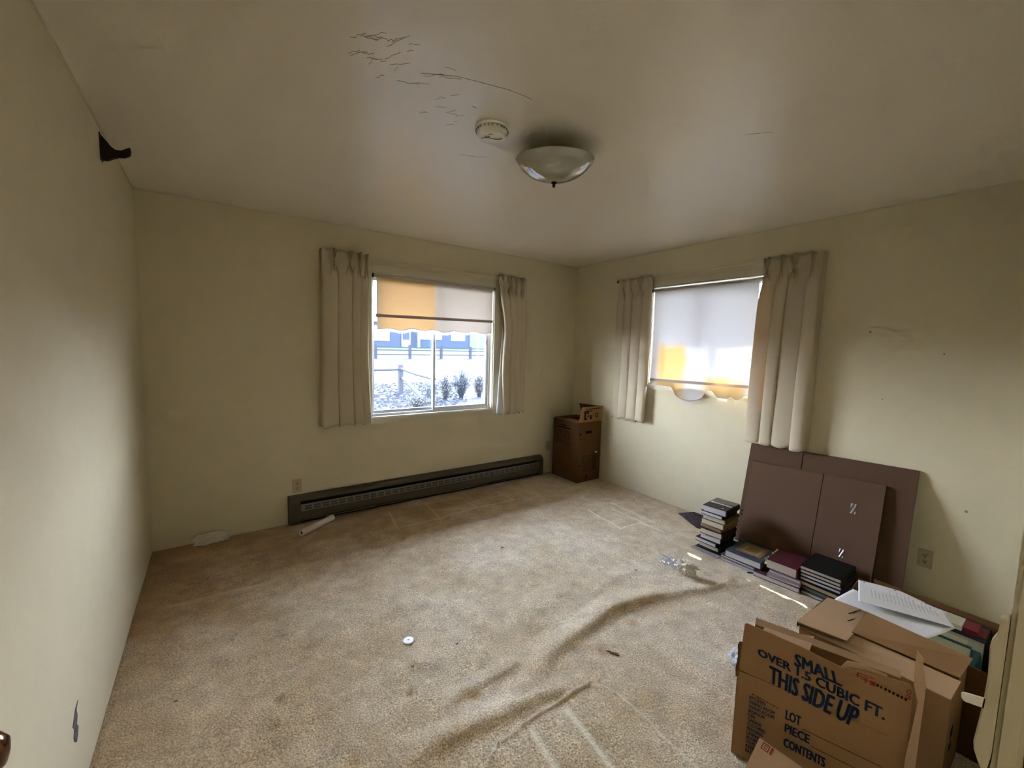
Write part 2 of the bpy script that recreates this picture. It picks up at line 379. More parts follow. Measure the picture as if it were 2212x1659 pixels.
folds = [([(-.84,-2.45),(-1.138,-2.395),(-1.52,-2.254),(-1.786,-2.217),(-1.96,-2.249),(-2.23,-2.272),(-2.479,-2.354)], .05, .034),
         ([(-2.40,-2.23),(-2.451,-2.249),(-2.604,-2.249),(-2.756,-2.25),(-2.811,-2.277)], .032, .017),
         ([(-2.30,-2.50),(-2.354,-2.483),(-2.481,-2.445),(-2.654,-2.432),(-2.805,-2.414),(-2.95,-2.40),(-3.05,-2.42)], .045, .028),
         ([(-1.75,-1.95),(-1.95,-1.93),(-2.15,-2.0),(-2.3,-2.05)], .05, .012),
         ([(-1.2,-2.05),(-1.45,-2.0),(-1.7,-2.02)], .05, .010),
         ([(-2.5,-1.6),(-2.7,-1.55),(-2.95,-1.6)], .06, .007),
         ([(-1.9,-1.5),(-2.1,-1.42),(-2.3,-1.45)], .06, .007),
         ([(-2.75,-2.02),(-2.9,-2.0),(-3.0,-2.05)], .03, .010)]
for pts, w, h in folds: Z += ridge(X, Y, [(p[0], p[1]) for p in pts][::-1], w, h)
dents = [(-3.39,-1.86,.02,.010), (-2.93,-2.13,.018,.010), (-.845,-2.46,.022,.012), (-3.42,-1.99,.018,.008), (-3.732,-.642,.015,.010),
         (-3.415,-.836,.015,.010), (-1.87,-1.27,.03,.006), (-2.05,-2.42,.04,.012), (-2.86,-2.0,.03,.010), (-1.75,-2.36,.03,.008), (-3.2,-2.3,.03,.008), (-2.7,-2.30,.03,.008)]
for dx, dy, r, h in dents: Z += -h*np.exp(-((X-dx)**2+(Y-dy)**2)/r**2)+.35*h*np.exp(-((X-dx-.02)**2+(Y-dy-.02)**2)/(2*r*r))
press = np.zeros(X.shape)
def line(a, b_, w, k=1.0, rec=.002):
    global Z, press
    d, t = seg_d(X, Y, a, b_); m = np.clip(1.5-d/w, 0, 1)
    press = np.maximum(press, k*m); Z -= rec*m
outline = [(-2.86,-2.59),(-2.742,-2.529),(-2.61,-2.52),(-2.312,-2.513),(-2.25,-2.52),(-2.205,-2.555),(-2.187,-2.61),(-2.188,-2.785),(-2.195,-2.895),(-2.199,-3.1)]
for i in range(len(outline)-1): line(outline[i], outline[i+1], .005, .5, -.005)
line((-2.60,-2.56), (-2.62,-2.75), .013, .8); line((-2.62,-2.75), (-2.63,-2.95), .013, .8)
line((-2.42,-2.56), (-2.45,-2.85), .013, .8); line((-2.45,-2.85), (-2.46,-3.1), .013, .8)
for a, b_ in [((-2.345,-.18),(-2.40,-.54)), ((-2.40,-.54),(-2.03,-.55)), ((-2.03,-.55),(-1.994,-.18)), ((-1.99,-.36),(-1.636,-.505)), ((-2.0,-.18),(-1.65,-.21)),
              ((-1.645,-.21),(-1.636,-.505)), ((-2.03,-.55),(-1.636,-.505)), ((-1.636,-.505),(-1.237,-.533)), ((-1.237,-.533),(-1.26,-.22)), ((-1.60,-.36),(-1.25,-.36)),
              ((-.794,-1.10),(-.846,-1.51)), ((-.584,-1.2),(-.60,-1.755)), ((-.483,-1.1),(-.5,-1.6)), ((-.846,-1.51),(-.6,-1.54))]:
    line(a, b_, .009, .75, .002)
line((-3.809,-.827), (-3.404,-.847), .010, .5, .004)
line((-3.80,-.84), (-3.30,-.87), .014, .35, .001)
rs = np.random.RandomState(3)
def lowfreq(n, amp, s):
    o = np.zeros(X.shape)
    for _ in range(n):
        k = rs.randn(2)*s; o += np.sin(k[0]*X+k[1]*Y+rs.rand()*6.28)
    return amp*o/n
Z += lowfreq(14, .012, 6)+lowfreq(24, .011, 18)+lowfreq(30, .006, 38)
edge = np.minimum(np.minimum(-X, X+W), -Y); Z *= np.clip(edge/.25, 0, 1)
Z = np.where(Y < -3.5, Z*.3, Z)
for bx0, bx1, by0, by1 in [(-2.2,-.85,-3.6,-2.98), (-.72,0,-3.4,-1.95), (-.5,0,-.6,0), (-3.2,-.5,-.4,0)]:   # flat where heavy things stand
    dd = np.maximum(np.maximum(bx0-X, X-bx1), np.maximum(by0-Y, Y-by1)); Z *= np.clip(dd/.15, 0, 1)
Z -= .006*np.exp(-edge/.01)
brown_tint = 1.0*np.exp(-(np.maximum(-Y-.05, 0)/.95)**1.5)*np.clip((-X-.2)/1.2, .25, 1)+.8*np.exp(-(X+W)/.55)+.35*np.exp(-(-X)/.5)  # weaker cool light along the walls, painted as brown
brown_tint = np.clip(brown_tint*(.75+lowfreq(24, .9, 9)), 0, 1)
for dx, dy, r, h in dents: brown_tint = np.maximum(brown_tint, .6*np.exp(-((X-dx)**2+(Y-dy)**2)/(1.0*r)**2))
nx, ny = X.shape
vs = np.stack([X, Y, Z], -1).reshape(-1, 3)
idx = np.arange(nx*ny).reshape(nx, ny); fs = np.stack([idx[:-1,:-1], idx[1:,:-1], idx[1:,1:], idx[:-1,1:]], -1).reshape(-1, 4)
me = bpy.data.meshes.new('floor'); me.from_pydata(vs.tolist(), [], fs.tolist())
for nm, arr in (('press', press), ('brown_tint', brown_tint)):
    at = me.attributes.new(nm, 'FLOAT', 'POINT'); at.data.foreach_set('value', np.ascontiguousarray(arr.reshape(-1), dtype=np.float32))
me.polygons.foreach_set('use_smooth', [True]*len(me.polygons)); me.materials.append(carpet_m)
fl = bpy.data.objects.new('floor', me); col.objects.link(fl); tag(fl, 'rumpled beige carpet floor', kind='structure')

# scuff in the left wall's paint, hairline cracks in the ceiling: children of the structure they belong to
b = MB(); pts = [(-1.886,.302),(-1.897,.285),(-1.894,.262),(-1.900,.24),(-1.893,.222),(-1.899,.20),(-1.906,.19),(-1.914,.205),(-1.918,.225),(-1.912,.245),(-1.919,.262),(-1.910,.28),(-1.901,.296)]
b.prism([(-W+.0003, -1.912+(p[0]+1.903)*2.2, p[1]) for p in pts], (.0012,0,0))
build('scuff_mark', b, mat('grey_scuff', (.10,.09,.10), rough=.8, var=.9, vscale=60), wl)
crack_m = mat('ceiling_crack', (.33,.28,.21), rough=.9)
def crack(pts, w=.0016):
    b = MB(); p = [Vector((x, y, H)) for x, y in pts]
    for i in range(len(p)-1):
        d = (p[i+1]-p[i]); n_ = d.cross(Vector((0,0,1))).normalized()*w
        b.prism([p[i]-n_*.4, p[i+1]-n_, p[i+1]+n_, p[i]+n_*.4], (0,0,-.0008))
    build('crack', b, crack_m, ceil)
def wig(a, b_, n, amp):
    return [(a[0]+(b_[0]-a[0])*i/n+random.uniform(-amp, amp), a[1]+(b_[1]-a[1])*i/n+random.uniform(-amp, amp)) for i in range(n+1)]
crack([(-2.93,-2.22),(-2.90,-2.237)], .001); crack([(-2.90,-2.237),(-2.86,-2.262)], .003); crack([(-2.86,-2.262),(-2.815,-2.286),(-2.72,-2.31),(-2.62,-2.335),(-2.52,-2.339)], .001)
crack([(-2.52,-1.745),(-2.45,-1.77),(-2.396,-1.80)], .001); crack([(-1.62,-2.711),(-1.58,-2.755),(-1.548,-2.794)], .001)
for _ in range(26):
    cx, cyy = -3.02+random.uniform(-.16,.16), -2.20+random.uniform(-.14,.12); a = random.uniform(.2,1.2); L_ = random.uniform(.02,.08)
    crack(wig((cx, cyy), (cx+L_*math.cos(a), cyy-L_*math.sin(a)), 4, .006), .0007)
for _ in range(12):
    cx, cyy = -2.72+random.uniform(-.12,.12), -2.05+random.uniform(-.12,.12); a = random.uniform(0,1.4); L_ = random.uniform(.015,.05)
    crack(wig((cx, cyy), (cx+L_*math.cos(a), cyy-L_*math.sin(a)), 3, .004), .0005)
spot_m = mat('wall_nick', (.30,.22,.12), rough=.9)
for y_, z_, s_ in [(-2.803,1.639,.007), (-3.328,.588,.008), (-2.397,2.04,.005), (-3.161,1.503,.005), (-3.08,.25,.012), (-2.9,1.2,.004)]:
    build('nick', MB().lathe([(0,-.0012),(s_*.6,-.001),(s_,0)], (0, y_, z_), 7, 'X'), spot_m, wr)

# ------------------------------------------------------------------ windows
def window_frame(n, axis, a0, a1, z0, z1, sgn, casing, label):
    """axis 0: opening runs along x in wall y=0 (outside +y); axis 1: runs along y in wall x=0 (outside +x)"""
    root = thing('window_%d' % n, (0,0,0), label=label, kind='structure')
    def bx(b, a, a_, d, d_, z, z_):
        if axis == 0: b.box((a, d, z), (a_, d_, z_))
        else: b.box((d, a, z), (d_, a_, z_))
        return b
    cw = casing
    # casing boards round the opening (proud of the wall)
    for (q0, q1, r0, r1) in ((a0-cw, a0, z0-cw+.015, z1+cw), (a1, a1+cw, z0-cw+.015, z1+cw), (a0, a1, z1, z1+cw), (a0, a1, z0-cw+.015, z0)):
        build('casing_board', bx(MB(), q0, q1, -.014, .0, r0, r1), trim_m, root, bev=.003)
    # reveal lining
    b = MB(); bx(b, a0, a0+.008, 0, .05, z0, z1); bx(b, a1-.008, a1, 0, .05, z0, z1); bx(b, a0, a1, 0, .05, z1-.008, z1); bx(b, a0, a1, 0, .05, z0, z0+.008)
    build('reveal', b, trim_m, root)
    # outer aluminium frame
    b = MB(); t = .028
    bx(b, a0+.008, a0+t, .05, .13, z0+.008, z1-.008); bx(b, a1-t, a1-.008, .05, .13, z0+.008, z1-.008)
    bx(b, a0+t, a1-t, .05, .13, z0+.008, z0+t); bx(b, a0+t, a1-t, .05, .13, z1-t, z1-.008)
    bx(b, a0+t, a1-t, .088, .092, z0+t, z0+t+.012)
    build('outer_frame', b, alu_m, root, bev=.0015, seg=1)
    mid = (a0+a1)/2 + (.0 if axis == 0 else 0); st = .024
    for k, (p, q, d) in enumerate(((a0+t, mid+.018, .095), (mid-.018, a1-t, .062))):
        b = MB(); zz0, zz1 = z0+t, z1-t
        bx(b, p, p+st, d, d+.026, zz0, zz1); bx(b, q-st, q, d, d+.026, zz0, zz1)
        bx(b, p+st, q-st, d, d+.026, zz0, zz0+st); bx(b, p+st, q-st, d, d+.026, zz1-st, zz1)
        sash = build('sash', b, alu_m, root, bev=.0015, seg=1)
        build('pane', bx(MB(), p+st, q-st, d+.012, d+.0125, zz0+st, zz1-st), glass_m, sash)
    return root
window_frame(1, 0, *W1, 1, .072, 'clear sliding window above the heater, half covered by an orange stained blind')
window_frame(2, 1, *W2, 1, .062, 'window of the right wall covered by a pale roller blind')

# ------------------------------------------------------------------ roller blinds
def blind(root, axis, a0, a1, ztop, zbar, hem, bulge, m, bar_tilt=0., cord=None):
    def P(a, d, z): return (a, d, z) if axis == 0 else (d, a, z)
    d0 = -.006
    b = MB().tube([P(a0-.022, d0+.006, ztop), P(a1+.022, d0+.006, ztop)], .0145, 14); build('roller_tube', b, mat('blind_roller', (.50,.46,.42), rough=.6), root, smooth=False)
    for a in (a0-.026, a1+.026):
        b = MB().tube([P(a-.003, d0+.006, ztop), P(a+.003, d0+.006, ztop)], .019, 10); build('bracket', b, black_m, root)
    zt = ztop-.004
    def zb(u): return zbar+bar_tilt*(u-.5)
    def up(u, v):
        a = a0+(a1-a0)*u; z = zt+(zb(u)-zt)*v
        return P(a, d0-.004+bulge*.3*v*math.sin(7*u+3*v)*v, z)
    build('blind_cloth', MB().grid(up, 60, 30), m, root, smooth=True)
    n = max(16, int((a1-a0)/.05))
    def lo(u, v):
        a = a0+.005+(a1-a0-.01)*u; zh = hem(u); z = zb(u)+(zh-zb(u))*v
        return P(a, d0-.004-bulge*v*(.6+.4*math.sin(9*u)), z)
    build('blind_cloth_skirt', MB().grid(lo, 120, 8), m, root, smooth=True)
    pts = [P(a0-.006+(a1-a0+.012)*i/20, d0-.010, zb(i/20)) for i in range(21)]
    b = MB()
    for i in range(20):
        p, q = Vector(pts[i]), Vector(pts[i+1]); zz = Vector((0,0,.0125)); dd = Vector(P(0,.008,0))
        b.add([p-zz, q-zz, q+zz, p+zz, p-zz+dd, q-zz+dd, q+zz+dd, p+zz+dd], [(0,1,2,3),(4,7,6,5),(0,4,5,1),(3,2,6,7),(0,3,7,4),(1,5,6,2)])
    build('hem_bar', b, bar_m, root)
    # fringe threads: one joined part
    b = MB(); N = 230
    for i in range(N):
        u = (i+.5)/N+random.uniform(-.001,.001); a = a0+.005+(a1-a0-.01)*u; zh = hem(u)+.002; d = d0-.005-bulge*(.6+.4*math.sin(9*u))
        L_ = random.uniform(.028,.036)*(.25 if axis == 1 and zh > 1.095 else 1); sl = random.uniform(-.003,.003); w_ = .0008
        b.add([P(a-w_, d, zh), P(a+w_, d, zh), P(a+sl+w_, d-.001, zh-L_), P(a+sl-w_, d-.001, zh-L_)], [(0,1,2,3)])
    tag(build('fringe', b, fringe_m, root), kind='stuff')
    b = MB().tube([P(a0+.005+(a1-a0-.01)*i/120, d0-.006-bulge*(.6+.4*math.sin(9*i/120)), hem(i/120)) for i in range(121)], .0022, 5)
    build('braid_trim', b, mat('braid', (.45,.38,.34), rough=.9), root)
    return P
r1 = thing('roller_blind', (-1.8, 0, 2.065), label='half lowered roller blind with a large orange stain, white fringe', cat='blind')
P = blind(r1, 0, -2.395, -1.197, 2.066, 1.728, lambda u: 1.612-.008*math.cos(2*math.pi*u*5.5)-.004*math.sin(u*14), .004, shade1_m, .01)
build('pull_cord', MB().tube([(-1.275,-.012,1.60),(-1.262,-.016,1.575),(-1.258,-.016,1.54),(-1.266,-.016,1.515),(-1.262,-.016,1.49)], .004, 6), mat('red_cord', (.25,.07,.08), rough=.8), r1)
r2_ = thing('roller_blind', (0, -1.6, 2.065), label='fully lowered pale roller blind with orange sun glow in its colour, over the sill', cat='blind')
HU = [0,.03,.07,.12,.135,.16,.28,.30,.38,.41,.48,.55,.64,.70,.72,.90,.95,1]
HZ = [1.13,1.14,1.09,1.085,1.14,1.09,1.09,1.142,1.142,1.07,1.04,1.03,1.04,1.07,1.142,1.145,1.13,1.13]
def hem2(u):     # u = 0 at the curtain side, 1 at the corner side
    return float(np.mean(np.interp(np.clip(u+np.linspace(-.022, .022, 9), 0, 1), HU, HZ)))
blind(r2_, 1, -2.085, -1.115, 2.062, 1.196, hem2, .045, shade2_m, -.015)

# ------------------------------------------------------------------ curtains and rods
def curtain(label, axis, e_out, e_in, e_out_b, e_in_b, ztop, zbot, folds, seed, inner_curve=None, lining=None, zb_var=.01):
    """pinch-pleated curtain. e_out: end that returns to the wall; e_in: free end beside the glass."""
    rnd = random.Random(seed)
    root = thing('curtain', ((e_out+e_in)/2, -.05, ztop) if axis == 0 else (-.05, (e_out+e_in)/2, ztop), label=label, cat='curtain', group='oatmeal pinch-pleated curtains')
    def P(a, d, z): return (a, -d, z) if axis == 0 else (-d, a, z)
    NU, NV = 260, 60
    ph = [rnd.uniform(.6, 1.4) for _ in range(folds+2)]; cum = [0]
    for k in ph[:folds]: cum.append(cum[-1]+k)
    cum = [c/cum[-1] for c in cum]; am = [rnd.uniform(.55, 1.2) for _ in range(folds)]
    def prof(u):
        for i in range(folds):
            if u <= cum[i+1]: return i, (u-cum[i])/(cum[i+1]-cum[i])
        return folds-1, 1.0
    def fn(u, v):
        z = ztop+(zbot-ztop)*v
        ret = .10                        # share of the cloth that returns to the wall
        sv = min(1, max(0, (v-.05)/.12)); sv = sv*sv*(3-2*sv)
        a0 = e_out+(e_out_b-e_out)*v; a1 = e_in+(e_in_b-e_in)*v
        if inner_curve: a1 += inner_curve(v)
        if u < ret:
            k = u/ret; return P(a0+(a1-a0)*.012*k, .004+(.066)*k, z)
        t = (u-ret)/(1-ret); i, s = prof(t)
        # lower: rounded cartridge folds; top: flat panels between bunches of three sharp pleats
        soft = am[i]*.046*abs(math.sin(math.pi*s))**.85
        shift = -.021*math.sin(2*math.pi*s)*(a1-a0)/abs(a1-a0)
        pin = 0
        if .45 < s < 1.0:
            q = (s-.45)/.55*3 % 1.0; pin = .042*(1-abs(2*q-1))**1.3
        d = .064+sv*(soft-.006)+(1-sv)*pin
        tt = t if v < .05 else t
        # bunching: at the pinch line the pleats are squeezed together
        sq = math.exp(-((v-.065)/.03)**2)
        aa = a0+(a1-a0)*(.012+.988*tt)+sv*shift
        if .45 < s < 1.0: aa -= (sq+.35*(1-sv))*(s-.725)*.8*(cum[i+1]-cum[i])*(a1-a0)
        z2 = z + (0 if v < .9 else (v-.9)*10*zb_var*math.sin(6.28*(t*folds)+seed))
        if v < .02: z2 += .006*math.sin(30*t+seed)
        return P(aa, d+.004*math.sin(17*t+5*v+seed)*v, z2)
    build('cloth', MB().grid(fn, NU, NV), curtain_m, root, smooth=True, solid=.0015)
    if lining:
        b = MB()
        def ln(u, v):
            (ta, td, tz), (b0, bd0, bz0), (b1, bd1, bz1) = lining
            a = ta+((b0+(b1-b0)*u)-ta)*v; d = td+((bd0+(bd1-bd0)*u)-td)*v+.008*math.sin(u*9)*v; z = tz+((bz0+(bz1-bz0)*u)-tz)*v
            return P(a, d, z)
        build('lining', b.grid(ln, 16, 24), lining_m, root, smooth=True, solid=.001)['label'] = 'white lining of the turned-back edge'
    return root
curtain('oatmeal curtain on the left of the clear window, beside the bare wall', 0, -2.845, -2.475, -2.865, -2.487, 2.222, .785, 4, 2,
        inner_curve=lambda v: -.028*math.sin(math.pi*min(1, v))+.022*v, lining=((-2.50,.045,1.75), (-2.52,.045,.79), (-2.470,.030,.785)))
curtain('oatmeal curtain between the clear window and the room corner, white lining showing', 0, -.80, -1.163, -.80, -1.07, 2.205, .765, 4, 5,
        inner_curve=lambda v: .055*math.exp(-((v-.35)/.22)**2)*(1 if v > .05 else .2), lining=((-1.095,.060,1.72), (-1.150,.055,.775), (-1.062,.075,.735)))
curtain('oatmeal curtain left of the pale blind, nearest the room corner', 1, -.70, -1.118, -.69, -1.10, 2.198, .755, 4, 11, inner_curve=lambda v: -.012*math.sin(math.pi*v))
curtain('oatmeal curtain right of the pale blind, hanging over the leaning cardboard', 1, -2.525, -2.118, -2.512, -2.083, 2.205, .775, 4, 8,
        inner_curve=lambda v: -.02*math.exp(-((v-.1)/.1)**2))
def rod(label, axis, a0, a1, z):
    root = thing('curtain_rod', ((a0+a1)/2, 0, z) if axis == 0 else (0, (a0+a1)/2, z), label=label, cat='curtain rod', group='flat painted curtain rods')
    def P(a, d, zz): return (a, -d, zz) if axis == 0 else (-d, a, zz)
    b = MB().box(P(a0, .050, z-.011), P(a1, .058, z+.011)); build('rail', b, trim_m, root, bev=.002)
    for a in (a0, a1):
        build('return_bracket', MB().box(P(a-.004, 0, z-.010), P(a+.004, .054, z+.010)), trim_m, root, bev=.001)
    return root
rod('flat cream curtain rod above the clear window', 0, -2.83, -.80, 2.205)
rd = rod('flat cream curtain rod above the pale blind', 1, -2.51, -.69, 2.195)
build('end_hook', MB().tube([(-.02,-.668,2.19),(-.055,-.672,2.185),(-.075,-.70,2.195)], .008, 6), mat('dark_brown_metal', (.05,.025,.02), rough=.6), rd)

# ------------------------------------------------------------------ baseboard heater
hx0, hx1 = -3.115, -.50
ht = thing('baseboard_heater', ((hx0+hx1)/2, 0, 0), label='long dark brown electric baseboard heater under the clear window', cat='heater')
build('back_plate', MB().box((hx0+.01,-.008,.02), (hx1-.01,0,.215)), black_m, ht)
b = MB(); pr_ = [(0,.215),(0,.232),(-.045,.232),(-.066,.214),(-.066,.190),(-.062,.190),(-.060,.208),(-.042,.222),(-.004,.222)]
b.prism([(hx0+.08, y, z) for y, z in pr_], (hx1-hx0-.13,0,0)); build('top_hood', b, heat_m, ht)
b = MB(); pr_ = [(-.058,.165),(-.064,.163),(-.070,.115),(-.070,.045),(-.055,.030),(-.050,.034),(-.064,.048),(-.064,.112)]
b.prism([(hx0+.085, y, z) for y, z in pr_], (hx1-hx0-.14,0,0)); build('front_panel', b, heat_m, ht)
gr = MB(); nsl = 37; L0, L1 = hx0+.11, hx1-.07
# grille strip: bars left standing between two rows of slots
gz0, gz1 = .114, .160
def gy(z): return -.0705+(z-.115)*.125
def gbox(x0_, x1_, z0_, z1_): gr.add([(x0_,gy(z0_),z0_),(x1_,gy(z0_),z0_),(x1_,gy(z1_),z1_),(x0_,gy(z1_),z1_),(x0_,gy(z0_)-.003,z0_),(x1_,gy(z0_)-.003,z0_),(x1_,gy(z1_)-.003,z1_),(x0_,gy(z1_)-.003,z1_)],
    [(0,1,2,3),(4,7,6,5),(0,4,5,1),(3,2,6,7),(0,3,7,4),(1,5,6,2)])
gbox(hx0+.088, hx1-.052, .110, .117); gbox(hx0+.088, hx1-.052, .1325, .1375); gbox(hx0+.088, hx1-.052, .153, .164)
for i in range(nsl+1):
    xx = L0+(L1-L0)*i/nsl; gbox(xx-.006 if i else hx0+.088, xx+.006 if i < nsl else hx1-.052, .110, .160)
build('grille', gr, heatg_m, ht)['label'] = 'grey slotted grille strip'
b = MB().box((L0-.01,-.0645,.112), (L1+.01,-.0635,.158)); build('slot_backing', b, black_m, ht)
b = MB()
for i in range(150): xx = hx0+.12+i*(hx1-hx0-.2)/149; b.box((xx-.0008,-.052,.06), (xx+.0008,-.010,.13))
tag(build('heating_fins', b, mat('fin_metal', (.05,.05,.05), rough=.5, metal=.5), ht), kind='stuff')
for (a, c) in ((hx0, hx0+.085), (hx1-.05, hx1)):
    b = MB(); pr2 = [(0,0.004),(0,.232),(-.046,.232),(-.068,.214),(-.0735,.11),(-.0735,.035),(-.06,.004)]
    b.prism([(a, y, z) for y, z in pr2], (c-a,0,0)); build('end_cap', b, heat_m, ht, bev=.002)
b = MB().box((hx1-.002,-.066,.02),(hx1+.018,-.012,.195)); build('end_cover', b, heat_m, ht, bev=.006)
build('bottom_rail', MB().box((hx0+.085,-.058,.010),(hx1-.05,-.050,.022)), black_m, ht)

# ------------------------------------------------------------------ outlets
def outlet(label, axis, a, z):
    root = thing('wall_outlet', (a, 0, z) if axis == 0 else (0, a, z), label=label, cat='outlet', group='ivory duplex outlets')
    def P(q, d, zz): return (q, -d, zz) if axis == 0 else (-d, q, zz)
    build('cover_plate', MB().box(P(a-.035, 0, z-.057), P(a+.035, .005, z+.057)), ivory_m, root, bev=.002)
    for zc in (z+.020, z-.020):
        b = MB(); pts = [P(a+.0165*math.cos(t)*(1 if abs(math.cos(t)) < .9 else .98), .005, zc+.014*max(-.85, min(.85, math.sin(t)))) for t in [i*math.pi/10 for i in range(20)]]
        rc = build('receptacle', b.prism(pts, P(0,.0025,0)), ivory_m, root)
        sl = MB()
        sl.box(P(a-.0075, .007, zc-.002), P(a-.0045, .0085, zc+.008)).box(P(a+.0045, .007, zc-.002), P(a+.0075, .0085, zc+.008)).box(P(a-.0025, .007, zc-.010), P(a+.0025, .0085, zc-.005))
        build('slots', sl, black_m, rc)
    build('screw', MB().tube([P(a,.005,z), P(a,.0068,z)], .003, 8), mat('screw', (.2,.16,.1), metal=.5, rough=.4), root)
outlet('ivory outlet on the wall above the left end of the heater', 0, -3.045, .305)
outlet('ivory outlet half hidden behind the corner boxes', 0, -.372, .322)
outlet('ivory outlet on the wall right of the leaning cardboard', 1, -3.183, .238)

# ------------------------------------------------------------------ ceiling light, smoke detector
lc = Vector((-2.198, -2.105, 0))
lt = thing('ceiling_light', (lc.x, lc.y, H), label='frosted glass bowl ceiling light with a dark finial', cat='ceiling light')
build('canopy', MB().lathe([(.001,H),(.030,H),(.030,H-.008),(.020,H-.012),(.001,H-.012)], lc, 32), mat('lamp_canopy', (.5,.46,.36), rough=.4, metal=.3), lt, smooth=True)
build('stem', MB().lathe([(.006,H-.02),(.006,2.262)], lc, 10), mat('lamp_stem', (.2,.15,.08), metal=.7, rough=.4), lt)
pf = []
for i in range(15):
    t = i/14; pf.append((.001+.187*t, 2.276+.096*(1-math.sqrt(1-(.95*t)**2))/(1-math.sqrt(1-.95**2))))
pf_in = [(max(.001, r-.004), z+.004) for r, z in pf][::-1]
gb = MB().lathe(pf+[(.190,2.374),(.188,2.377)]+pf_in, lc, 64)
for v_ in gb.v: v_.z -= .10*((v_.x-lc.x)*(-sy_)+(v_.y-lc.y)*(-cy_))      # the bowl hangs slightly tipped towards the doorway
build('glass_bowl', gb, bowl_m, lt, smooth=True)
build('finial', MB().lathe([(.001,2.250),(.006,2.253),(.008,2.259),(.006,2.265),(.013,2.269),(.014,2.275),(.001,2.277)], lc, 16), mat('bronze_finial', (.06,.03,.015), metal=.6, rough=.4), lt, smooth=True)
sd = Vector((-2.530, -2.066, 0))
sm = thing('smoke_detector', (sd.x, sd.y, H), label='round white smoke detector on the ceiling beside the lamp', cat='smoke detector')
build('base_ring', MB().lathe([(.001,H),(.074,H),(.075,H-.006),(.070,H-.012),(.001,H-.012)], sd, 48), white_m, sm, smooth=False)
build('body', MB().lathe([(.069,H-.010),(.066,H-.030),(.060,H-.042),(.052,H-.047),(.001,H-.049)], sd, 48), white_m, sm, smooth=True)
rx = Vector((cy_, -sy_, 0)); fx = Vector((sy_, cy_, 0))
b = MB()
for i in range(14):
    t = -.045+.09*i/14; t2 = -.045+.09*(i+1)/14
    def pp(t, w): return sd+rx*t+fx*(-.006+.006*math.sin(t*70)+w)+Vector((0,0,H-.0485))
    b.prism([pp(t,-.0025), pp(t2,-.0025), pp(t2,.0025), pp(t,.0025)], (0,0,-.0012))
build('groove', b, mat('grey_shadow_line', (.22,.21,.19)), sm)
b = MB()
for i in range(4):
    c = sd+rx*(-.026+.0052*i)-fx*(.024)+Vector((0,0,H-.0488)); b.prism([c-rx*.0013-fx*.006, c+rx*.0013-fx*.006, c+rx*.0013+fx*.006, c-rx*.0013+fx*.006], (0,0,-.001))
c = sd+rx*(-.004)-fx*(.042)+Vector((0,0,H-.0478)); b.prism([c-rx*.009-fx*.0016, c+rx*.009-fx*.0016, c+rx*.009+fx*.0016, c-rx*.009+fx*.0016], (0,0,-.001))
build('vent_slots', b, black_m, sm)
b = MB()
for k in range(24):
    t = 2*math.pi*k/24; c = sd+Vector((.0712*math.cos(t), .0712*math.sin(t), H-.020)); b.lathe([(.0014,-.004),(.0014,.004)], c, 5)
build('side_vents', b, mat('grey_vent', (.12,.11,.1)), sm)

# ------------------------------------------------------------------ dark hook on the left wall
hk = thing('rod_hook', (-W, -.953, 2.35), label='dark bronze rod hook high on the left wall near the ceiling', cat='hook')
b = MB(); K = [(0,2.405),(.010,2.402),(.028,2.385),(.050,2.362),(.075,2.350),(.105,2.353),(.125,2.365),(.148,2.375),(.152,2.356),(.148,2.335),(.120,2.322),(.085,2.316),(.055,2.303),(.035,2.292),(.010,2.290),(0,2.292)]
b.prism([(-W+x*.70, -.960, z) for x, z in K], (0,.012,0)); build('hook_arm', b, dark_m, hk, bev=.003)
build('back_plate', MB().box((-W,-.975,2.286),(-W+.004,-.930,2.412)), dark_m, hk, bev=.002)

# ------------------------------------------------------------------ door leaf with knob (off frame) and the jamb at the right
dr = thing('door_1', (-3.905, -3.62, 0), label='open door leaf at the left edge with a bronze knob', kind='structure')
build('door_leaf', MB().box((-3.93,-3.62,.01),(-3.895,-2.80,2.03)), trim_m, dr, bev=.003)
kc = Vector((-3.895,-2.868,.905))
build('knob', MB().lathe([(.001,0),(.032,0),(.032,.006),(.012,.010),(.011,.028),(.020,.036),(.030,.048),(.032,.060),(.028,.074),(.018,.084),(.001,.088)], kc, 32, 'X'), mat('brown_bronze_knob', (.16,.07,.035), metal=.85, rough=.16, var=.1), dr, smooth=True)['label'] = 'polished brown door knob'
b = MB().box((OX1,-3.690,-.0),(OX1+.02,-3.661,2.10)); jb = tag(build('trim_2', b, trim_m, bev=.006), 'cream painted door jamb at the right edge', kind='structure')
b = MB().box((OX1+.004,YF-.12,0),(OX1+.02,-3.692,2.10)); build('jamb_board', b, trim_m, jb)
stp = thing('door_stop_strip', (OX1, -3.65, .86), label='cream painted stop strip with pale latch tab on the right door jamb', cat='door stop')
S_ = [(-3.6508,1.096),(-3.6600,1.098),(-3.6602,1.04),(-3.6602,.96),(-3.6602,.875),(-3.6580,.852),(-3.6530,.845),(-3.6480,.856),(-3.6425,.872),(-3.6410,.885),(-3.6430,.915),(-3.6455,.955),(-3.6465,1.0),(-3.6445,1.045),(-3.6450,1.052),(-3.6495,1.065),(-3.6510,1.080)]
build('strip', MB().prism([(OX1-.004,y,z) for y, z in S_], (.024,0,0)), trim_m, stp, bev=.002)
build('latch_tab', MB().prism([(OX1-.002,-3.648,.944),(OX1-.002,-3.6265,.940),(OX1-.002,-3.6225,.944),(OX1-.002,-3.6220,.952),(OX1-.002,-3.624,.9545),(OX1-.002,-3.648,.961)], (.003,0,0)), white_m, stp, bev=.0008)['label'] = 'pale flat latch tab'
